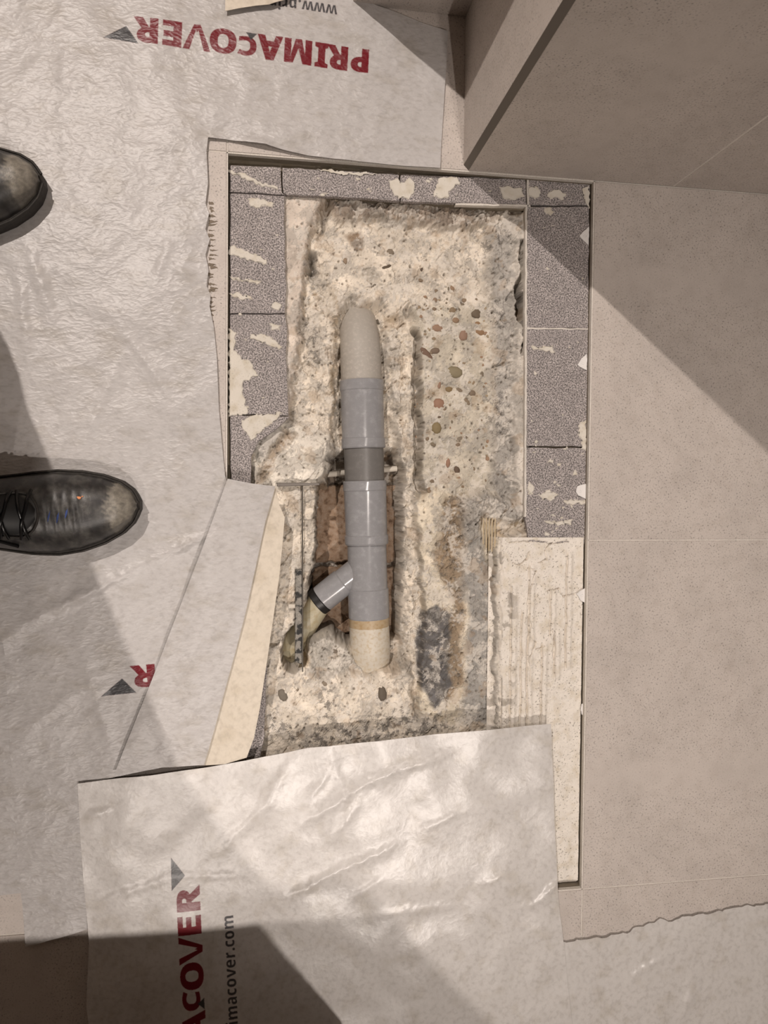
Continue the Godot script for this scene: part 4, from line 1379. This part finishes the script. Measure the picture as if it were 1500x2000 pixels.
# ---------------------------------------------------------------- small things in and round the trench
func build_small_things() -> void:
	# metal profile left standing in the pit wall
	var p := thing("metal_profile", "lime-splashed metal profile standing along the pit's edge beside the slanted pipe", "metal strip")
	obj("flange", slab_mesh(plan([[577, 1112], [590, 1112], [592, 1298], [576, 1294]], -0.026), -0.026, -0.034, 0.001), M.steel_limed, p)
	var a := at(590.5, 948, -0.024)
	var b := at(591, 1312, -0.024)
	obj("edge_wire", tube_mesh([a, a.lerp(b, 0.33), a.lerp(b, 0.66), b], [0.0012, 0.0012, 0.0012, 0.0012], 8), M.wire, p)
	obj("tie", slab_mesh(plan([[563, 1180], [577, 1180], [577, 1188], [563, 1189]], -0.028), -0.028, -0.033, 0.001), M.rod, p)
	# rod under the pipe
	var rod := obj("steel_rod", tube_mesh([at(632, 927, -0.108), at(775, 915, -0.108)], [0.0052, 0.0052], 14), M.rod, self)
	tag(rod, "pale lime-coated rod crossing under the drain pipe", "rod")
	var strip := obj("metal_strip", slab_mesh(plan([[541, 943], [624, 943], [624, 948], [541, 950]], -0.020), -0.020, -0.026, 0.0005), M.steel_and_edge_shade, self)
	tag(strip, "short dark strip bedded in the screed beside the flap's upper end", "metal strip")
	# wooden shim
	var shim := obj("wood_shim", ribbed(plan([[936, 1010], [970, 1010], [969, 1074], [958, 1082], [942, 1066]], -0.026), -0.026), M.wood, self)
	tag(shim, "pale ribbed wooden shim set in the grey cement", "shim")
	# torn stubs of levelling clips along the tile edge
	var which := ["in the wall's shade", "beside the bow-tie-shaped smear", "above the bar-shaped smear", "at the top of the combed adhesive ridges", "low beside the adhesive ridges, the narrowest"]
	for q in [[[1151, 442], [1138, 452], [1132, 460], [1140, 470], [1150, 478]], [[1147, 690], [1136, 700], [1129, 712], [1134, 718], [1146, 724]], [[1146, 944], [1128, 950], [1126, 960], [1130, 968], [1145, 976]],
			[[1145, 1148], [1132, 1154], [1126, 1160], [1134, 1172], [1144, 1178]], [[1145, 1372], [1136, 1376], [1134, 1386], [1137, 1396], [1144, 1398]]]:
		var clip := thing("leveling_clip", "torn white plastic tile levelling clip " + which.pop_front(), "tile clip", Vector3.ZERO, "torn levelling clips along the tile edge")
		var hh := -0.0085 if q[0][1] > 1100 else -0.0115
		obj("stub", slab_mesh(ragged(plan(q, hh), 0.003, 0.0007, 3), hh, hh - 0.0016, 0.0004), M.clip, clip)
		var c := at((q[1][0] + q[3][0]) * 0.5 + 4, (q[1][1] + q[3][1]) * 0.5, hh)
		var ring := TorusMesh.new()
		ring.inner_radius = 0.0012
		ring.outer_radius = 0.0024
		ring.rings = 14
		ring.ring_segments = 6
		obj("eyelet", ring, M.clip, clip, c)

func ribbed(poly: PackedVector2Array, top: float) -> ArrayMesh:
	var st := SurfaceTool.new()
	st.append_from(slab_mesh(poly, top, top - 0.008, 0.0008), 0, Transform3D.IDENTITY)
	var r := area_of(poly).grow(-0.01)
	for k in 6:
		var x := r.position.x + r.size.x * (k + 0.5) / 6.0
		var seg := Geometry2D.intersect_polyline_with_polygon(PackedVector2Array([Vector2(x, r.position.y), Vector2(x, r.end.y)]), Geometry2D.offset_polygon(poly, -0.002)[0])
		for s in seg:
			st.append_from(tube_mesh([Vector3(s[0].x, top, s[0].y), Vector3(s[1].x, top, s[1].y)], [0.0013, 0.0013], 8), 0, Transform3D.IDENTITY)
	return st.commit()

# ---------------------------------------------------------------- work shoes
const SHOE_W := [[0.0, 0.004], [0.008, 0.022], [0.025, 0.037], [0.05, 0.049], [0.08, 0.057], [0.115, 0.0605], [0.15, 0.058], [0.19, 0.052], [0.23, 0.047], [0.265, 0.042], [0.288, 0.031], [0.298, 0.014], [0.30, 0.003]]
const SHOE_H := [[0.0, 0.034], [0.008, 0.046], [0.025, 0.055], [0.05, 0.060], [0.08, 0.065], [0.115, 0.075], [0.15, 0.090], [0.19, 0.104], [0.23, 0.112], [0.265, 0.114], [0.288, 0.108], [0.298, 0.098], [0.30, 0.09]]

func along(tab: Array, t: float) -> float:
	for i in tab.size() - 1:
		if t <= tab[i + 1][0]:
			var k: float = (t - tab[i][0]) / (tab[i + 1][0] - tab[i][0])
			return lerpf(tab[i][1], tab[i + 1][1], k)
	return tab[-1][1]

func shoe_point(t: float, side: float, lift := 0.0) -> Vector3:
	# t: metres back from the toe; side: -1..1 across the top of the upper; the toe points along +x
	var w := along(SHOE_W, t)
	var top := along(SHOE_H, t)
	var base := 0.022
	var s := clampf(side, -1.0, 1.0)
	var up := pow(maxf(0.0, 1.0 - pow(absf(s), 2.6)), 0.62)
	var bend := 0.010 * sin(t / 0.30 * PI)
	return Vector3(-t, base + (top - base + lift) * up + lift * 0.3, s * w * 0.97 + bend)

var person: Node3D

func shoe(called_label: String, toe: Vector3, turn: float) -> void:
	var t := MeshInstance3D.new()        # the upper carries the other pieces of the shoe
	t.name = "work_shoe"
	person.add_child(t, true)
	t.position = toe
	t.rotation.y = turn
	t.set_meta("label", called_label)
	# sole
	var outline := PackedVector2Array()
	var list := []
	for i in 61:
		list.append(0.30 * i / 60.0)
	for x in list:
		outline.append(Vector2(-x + 0.003, (along(SHOE_W, x) + 0.0025) + 0.010 * sin(x / 0.30 * PI)))
	for i in range(list.size() - 1, -1, -1):
		var x: float = list[i]
		outline.append(Vector2(-x + 0.003, -(along(SHOE_W, x) + 0.0025) + 0.010 * sin(x / 0.30 * PI)))
	obj("sole", slab_mesh(outline, 0.026, 0.0, 0.003), M.sole, t)
	# upper
	var v := PackedVector3Array()
	var c := PackedColorArray()
	var idx := PackedInt32Array()
	var rows := 76
	var cols := 40
	var n: FastNoiseLite = noises.patch
	for j in rows + 1:
		var x := 0.30 * pow(j / float(rows), 1.25)
		for i in cols + 1:
			var s := sin((i / float(cols) * 2.0 - 1.0) * PI * 0.5)
			var crump := 0.0
			if x > 0.07 and x < 0.15:
				crump = 0.0012 * sin(x * 520.0 + s * 3.0) * (1.0 - absf(s))
			var p := shoe_point(x, s, crump)
			v.append(p)
			var f: float = n.get_noise_2d(p.x * 2200.0, p.z * 2200.0)
			var g: float = noises.fine.get_noise_2d(p.x * 1500.0, p.z * 1500.0)
			var k := Color(0.040, 0.038, 0.037).lerp(Color(0.125, 0.118, 0.108), clampf(0.45 + f * 1.2 + g * 0.4, 0.0, 1.0))
			# rubbed toe bumper: pale rubber showing through
			var bump := smoothstep(0.046, 0.038, x + 0.012 * absf(s) + g * 0.008) * smoothstep(-0.01, 0.004, x - 0.004 + f * 0.006)
			k = k.lerp(Color(0.46, 0.42, 0.35), bump * (0.85 if s < 0.75 else 0.45))
			# dark band behind the bumper
			k = k.lerp(Color(0.035, 0.033, 0.032), smoothstep(0.006, 0.0, absf(x + 0.012 * s * s - 0.056)) * 0.8)
			c.append(k)
	for j in rows:
		for i in cols:
			var a := j * (cols + 1) + i
			idx.append_array([a, a + cols + 1, a + 1, a + 1, a + cols + 1, a + cols + 2])
	var um := smooth_mesh(v, idx, c)
	t.mesh = um
	t.material_override = M.leather
	# welt round the upper
	var welt := []
	var wr := []
	for p in outline:
		welt.append(Vector3(p.x, 0.0255, p.y * 0.985))
		wr.append(0.0018)
	obj("welt", tube_mesh(welt, wr, 8, false), M.sole, t)
	# smears of blue chalk and a drop of orange paint on the leather
	for q in [[0.088, -0.16, 0.14], [0.099, -0.10, 0.24], [0.110, -0.12, 0.20]]:
		var line := []
		var thin := []
		for i in 9:
			var g := i / 8.0
			line.append(shoe_point(q[0] + 0.004 * g, lerpf(q[1], q[2], g), -0.0004))
			thin.append(0.0005 + 0.0012 * sin(g * PI))
		obj("chalk_mark", tube_mesh(line, thin, 7), M.blue_chalk, t).set_meta("label", "blue chalk stroke")
	for q in [[0.075, -0.36, 0.0042], [0.070, -0.40, 0.0016]]:
		var drop := obj("paint_drop", pebble_mesh(41), M.orange_paint, t, shoe_point(q[0], q[1]))
		drop.scale = Vector3(q[2], 0.0007, q[2] * 0.55)
		drop.set_meta("label", "orange paint drop")
	# tongue in the throat, laces over it
	var tv := PackedVector3Array()
	var ti := PackedInt32Array()
	for j in 25:
		var x := 0.128 + 0.15 * j / 24.0
		var half := 0.52 * sqrt(clampf(1.0 - pow((1.0 - j / 6.0), 2.0), 0.05, 1.0)) if j < 6 else 0.52
		for i in 13:
			var s := (i / 6.0 - 1.0) * half
			tv.append(shoe_point(x, s, 0.0030 - 0.0016 * pow(i / 6.0 - 1.0, 2.0)))
	for j in 24:
		for i in 12:
			var a := j * 13 + i
			ti.append_array([a, a + 13, a + 1, a + 1, a + 13, a + 14])
	obj("tongue", smooth_mesh(tv, ti), M.tongue, t).set_meta("label", "black tongue")
	var rim := []
	var rr := []
	for k in 25:
		var g := PI * k / 24.0
		rim.append(shoe_point(0.150 - 0.026 * sin(g), -cos(g) * 0.56, 0.003))
		rr.append(0.0017)
	for e in [[-1, 0], [1, rim.size()]]:
		for k in range(1, 10):
			var q := shoe_point(0.150 + 0.013 * k, e[0] * 0.56, 0.003)
			if e[0] < 0:
				rim.push_front(q)
			else:
				rim.append(q)
			rr.append(0.0017)
	obj("eyelet_facing", tube_mesh(rim, rr, 8), M.sole, t)
	for k in 4:
		var x := 0.140 + 0.024 * k
		for e in [1.0, -1.0]:
			var path := []
			var rad := []
			for i in 13:
				var s := (i / 6.0 - 1.0) * 0.60
				path.append(shoe_point(x + e * s * 0.011 + (0.0 if e > 0.0 else 0.004), s, 0.0055 + 0.0012 * e * sin(i)))
				rad.append(0.0023)
			obj("lace", tube_mesh(path, rad, 8), M.lace, t)
	var tail := []
	var tr := []
	for i in 10:
		tail.append(shoe_point(0.205 - 0.0055 * i, 0.50 + 0.035 * i, 0.006))
		tr.append(0.0026)
	obj("lace", tube_mesh(tail, tr, 8), M.lace, t)

func build_shoes() -> void:
	person = thing("person", "person in dark work shoes, trousers and jacket leaning over the trench, mostly out of view", "person")
	var toe := at(270, 987, 0.03)
	toe.y = 0.0095
	shoe("scuffed dark work shoe with black laces and a pale rubbed toe", toe, deg_to_rad(1.0))
	toe = at(80, 352, 0.03)
	toe.y = 0.0095
	shoe("dark work shoe of which only the rounded toe shows", toe, deg_to_rad(8.0))

# ---------------------------------------------------------------- outside the frame: the person's body and phone, and a cabinet added for its shade
func build_surroundings() -> void:
	var v := thing("shade_cabinet", "unseen block added to shade the floor, shaped as a brown wall-hung cabinet", "cabinet", Vector3(-0.297, 0.42, 1.36))  # unseen, added to keep lamp light off the floor's lower left
	block("body", Vector3(-0.50, 0.0, -0.38), Vector3(0.50, 0.48, 0.735), M.cabinet, v, 0.003)
	for k in 2:
		var d := block("drawer_front", Vector3(-0.495, 0.01 + 0.235 * k, -0.398), Vector3(0.495, 0.235 + 0.235 * k, -0.381), M.cabinet, v, 0.002)
		obj("handle", tube_mesh([Vector3(-0.08, 0.06, -0.02), Vector3(0.08, 0.06, -0.02)], [0.005, 0.005], 10), M.wire, d)
	var phone := thing("smartphone", "dark smartphone held over the trench", "phone", Vector3(0.0, 1.19, 0.06))
	block("body", Vector3(-0.038, 0, -0.08), Vector3(0.038, 0.008, 0.08), M.tongue, phone, 0.003)
	var p := person
	var S := [  # joint a, joint b, radius a, radius b
		[Vector3(-0.435, 0.10, 0.02), Vector3(-0.415, 0.50, 0.0), 0.056, 0.068], [Vector3(-0.415, 0.50, 0.0), Vector3(-0.50, 0.92, -0.13), 0.070, 0.092],
		[Vector3(-0.575, 0.10, -0.47), Vector3(-0.53, 0.50, -0.42), 0.056, 0.068], [Vector3(-0.53, 0.50, -0.42), Vector3(-0.50, 0.92, -0.32), 0.070, 0.092],
		[Vector3(-0.51, 0.94, -0.26), Vector3(-0.35, 1.30, -0.17), 0.115, 0.115], [Vector3(-0.51, 0.94, -0.14), Vector3(-0.35, 1.30, -0.06), 0.115, 0.115],
		[Vector3(-0.31, 1.38, -0.25), Vector3(-0.31, 1.38, 0.05), 0.072, 0.072], [Vector3(-0.30, 1.39, -0.14), Vector3(-0.24, 1.50, -0.14), 0.062, 0.055],
		[Vector3(-0.31, 1.38, -0.26), Vector3(-0.29, 1.09, -0.225), 0.062, 0.052], [Vector3(-0.29, 1.09, -0.225), Vector3(-0.06, 1.215, -0.07), 0.054, 0.036],
		[Vector3(-0.31, 1.38, 0.05), Vector3(-0.29, 1.09, 0.14), 0.064, 0.054], [Vector3(-0.29, 1.09, 0.14), Vector3(-0.08, 1.215, 0.17), 0.054, 0.036]]
	var cloth := obj("body", skin_mesh(S, Vector3(-0.78, 0.02, -0.60), Vector3(0.06, 1.62, 0.28), 0.022, 0.035), M.trouser, p)
	cloth.set_meta("label", "dark work jacket and trousers")
	var c := Vector3(-0.205, 1.575, -0.14)
	var head := [[c, c + Vector3(0.045, -0.035, 0), 0.088, 0.062], [c + Vector3(-0.015, 0.025, 0), c + Vector3(-0.005, 0.045, 0), 0.092, 0.090],
		[c + Vector3(0.08, -0.02, 0), c + Vector3(0.107, -0.04, 0), 0.012, 0.014], [c + Vector3(-0.005, -0.01, -0.097), c + Vector3(-0.015, 0.01, -0.100), 0.014, 0.016], [c + Vector3(-0.005, -0.01, 0.097), c + Vector3(-0.015, 0.01, 0.100), 0.014, 0.016]]
	obj("head", skin_mesh(head, c - Vector3(0.14, 0.14, 0.14), c + Vector3(0.15, 0.17, 0.14), 0.012, 0.015), M.skin, cloth)
	for h in [[Vector3(-0.06, 1.215, -0.07), Vector3(-0.022, 1.208, -0.030), 1.0], [Vector3(-0.08, 1.215, 0.17), Vector3(-0.03, 1.208, 0.155), -1.0]]:
		var wr: Vector3 = h[0]
		var pl: Vector3 = h[1]
		var fwd := (pl - wr).normalized()
		var across := fwd.cross(Vector3.UP).normalized()
		var bones := [[wr, pl, 0.028, 0.030]]
		for k in 4:
			var root := pl + across * (k - 1.5) * 0.019
			var l: float = [0.034, 0.040, 0.037, 0.029][k]
			var m1 := root + fwd * l + Vector3(0, 0.004, 0)
			bones.append([root, m1, 0.0095, 0.009])
			bones.append([m1, m1 + fwd * l * 0.6 + Vector3(0, -0.006, 0), 0.009, 0.008])
		var th: Vector3 = wr.lerp(pl, 0.4) + across * h[2] * 0.026
		bones.append([th, th + (fwd + across * h[2] * 0.6).normalized() * 0.045, 0.011, 0.0095])
		obj("hand", skin_mesh(bones, pl - Vector3(0.11, 0.05, 0.11), pl + Vector3(0.11, 0.05, 0.11), 0.005, 0.006), M.skin, cloth)

func skin_mesh(bones: Array, lo: Vector3, hi: Vector3, cell: float, soft: float) -> ArrayMesh:
	# one continuous skin round tapered bones: smooth minimum of distances, meshed with surface nets
	var n := Vector3i(((hi - lo) / cell).ceil()) + Vector3i.ONE
	var d := PackedFloat32Array()
	d.resize(n.x * n.y * n.z)
	d.fill(1.0)
	for b in bones:
		var a: Vector3 = b[0]
		var e: Vector3 = b[1]
		var reach: float = maxf(b[2], b[3]) + soft * 2.0 + cell * 2.0
		var l := Vector3i(((a.min(e) - Vector3.ONE * reach - lo) / cell).floor()).clamp(Vector3i.ZERO, n - Vector3i.ONE)
		var u := Vector3i(((a.max(e) + Vector3.ONE * reach - lo) / cell).ceil()).clamp(Vector3i.ZERO, n - Vector3i.ONE)
		var ae := e - a
		var q := 1.0 / maxf(ae.length_squared(), 1e-9)
		for z in range(l.z, u.z + 1):
			for y in range(l.y, u.y + 1):
				for x in range(l.x, u.x + 1):
					var p := lo + Vector3(x, y, z) * cell
					var t := clampf((p - a).dot(ae) * q, 0.0, 1.0)
					var v: float = p.distance_to(a + ae * t) - lerpf(b[2], b[3], t)
					var k := (z * n.y + y) * n.x + x
					var o := d[k]
					var h := clampf(0.5 + 0.5 * (o - v) / soft, 0.0, 1.0)
					d[k] = lerpf(o, v, h) - soft * h * (1.0 - h)
	var index := PackedInt32Array()
	index.resize(d.size())
	index.fill(-1)
	var verts := PackedVector3Array()
	var idx := PackedInt32Array()
	var step := [1, n.x, n.x * n.y]
	for z in n.z - 1:
		for y in n.y - 1:
			for x in n.x - 1:
				var k := (z * n.y + y) * n.x + x
				var sum := Vector3.ZERO
				var hits := 0
				for e in 12:
					var ax := e / 4
					var c: Vector3i = [Vector3i(0, e & 1, (e >> 1) & 1), Vector3i(e & 1, 0, (e >> 1) & 1), Vector3i(e & 1, (e >> 1) & 1, 0)][ax]
					var k0: int = k + c.x + c.y * step[1] + c.z * step[2]
					var k1: int = k0 + step[ax]
					if (d[k0] < 0.0) != (d[k1] < 0.0):
						var p := Vector3(c)
						p[ax] += d[k0] / (d[k0] - d[k1])
						sum += p
						hits += 1
				if hits > 0:
					index[k] = verts.size()
					verts.append(lo + (Vector3(x, y, z) + sum / hits) * cell)
	for z in range(1, n.z - 1):
		for y in range(1, n.y - 1):
			for x in range(1, n.x - 1):
				var k := (z * n.y + y) * n.x + x
				for ax in 3:
					var k1: int = k + step[ax]
					if (d[k] < 0.0) == (d[k1] < 0.0):
						continue
					var s1: int = step[(ax + 1) % 3]
					var s2: int = step[(ax + 2) % 3]
					var q := [index[k], index[k - s1], index[k - s1 - s2], index[k - s2]]
					if q.min() < 0:
						continue
					if d[k] < 0.0:
						idx.append_array([q[0], q[2], q[1], q[0], q[3], q[2]])
					else:
						idx.append_array([q[0], q[1], q[2], q[0], q[2], q[3]])
	return outward(smooth_mesh(verts, idx), verts, idx)
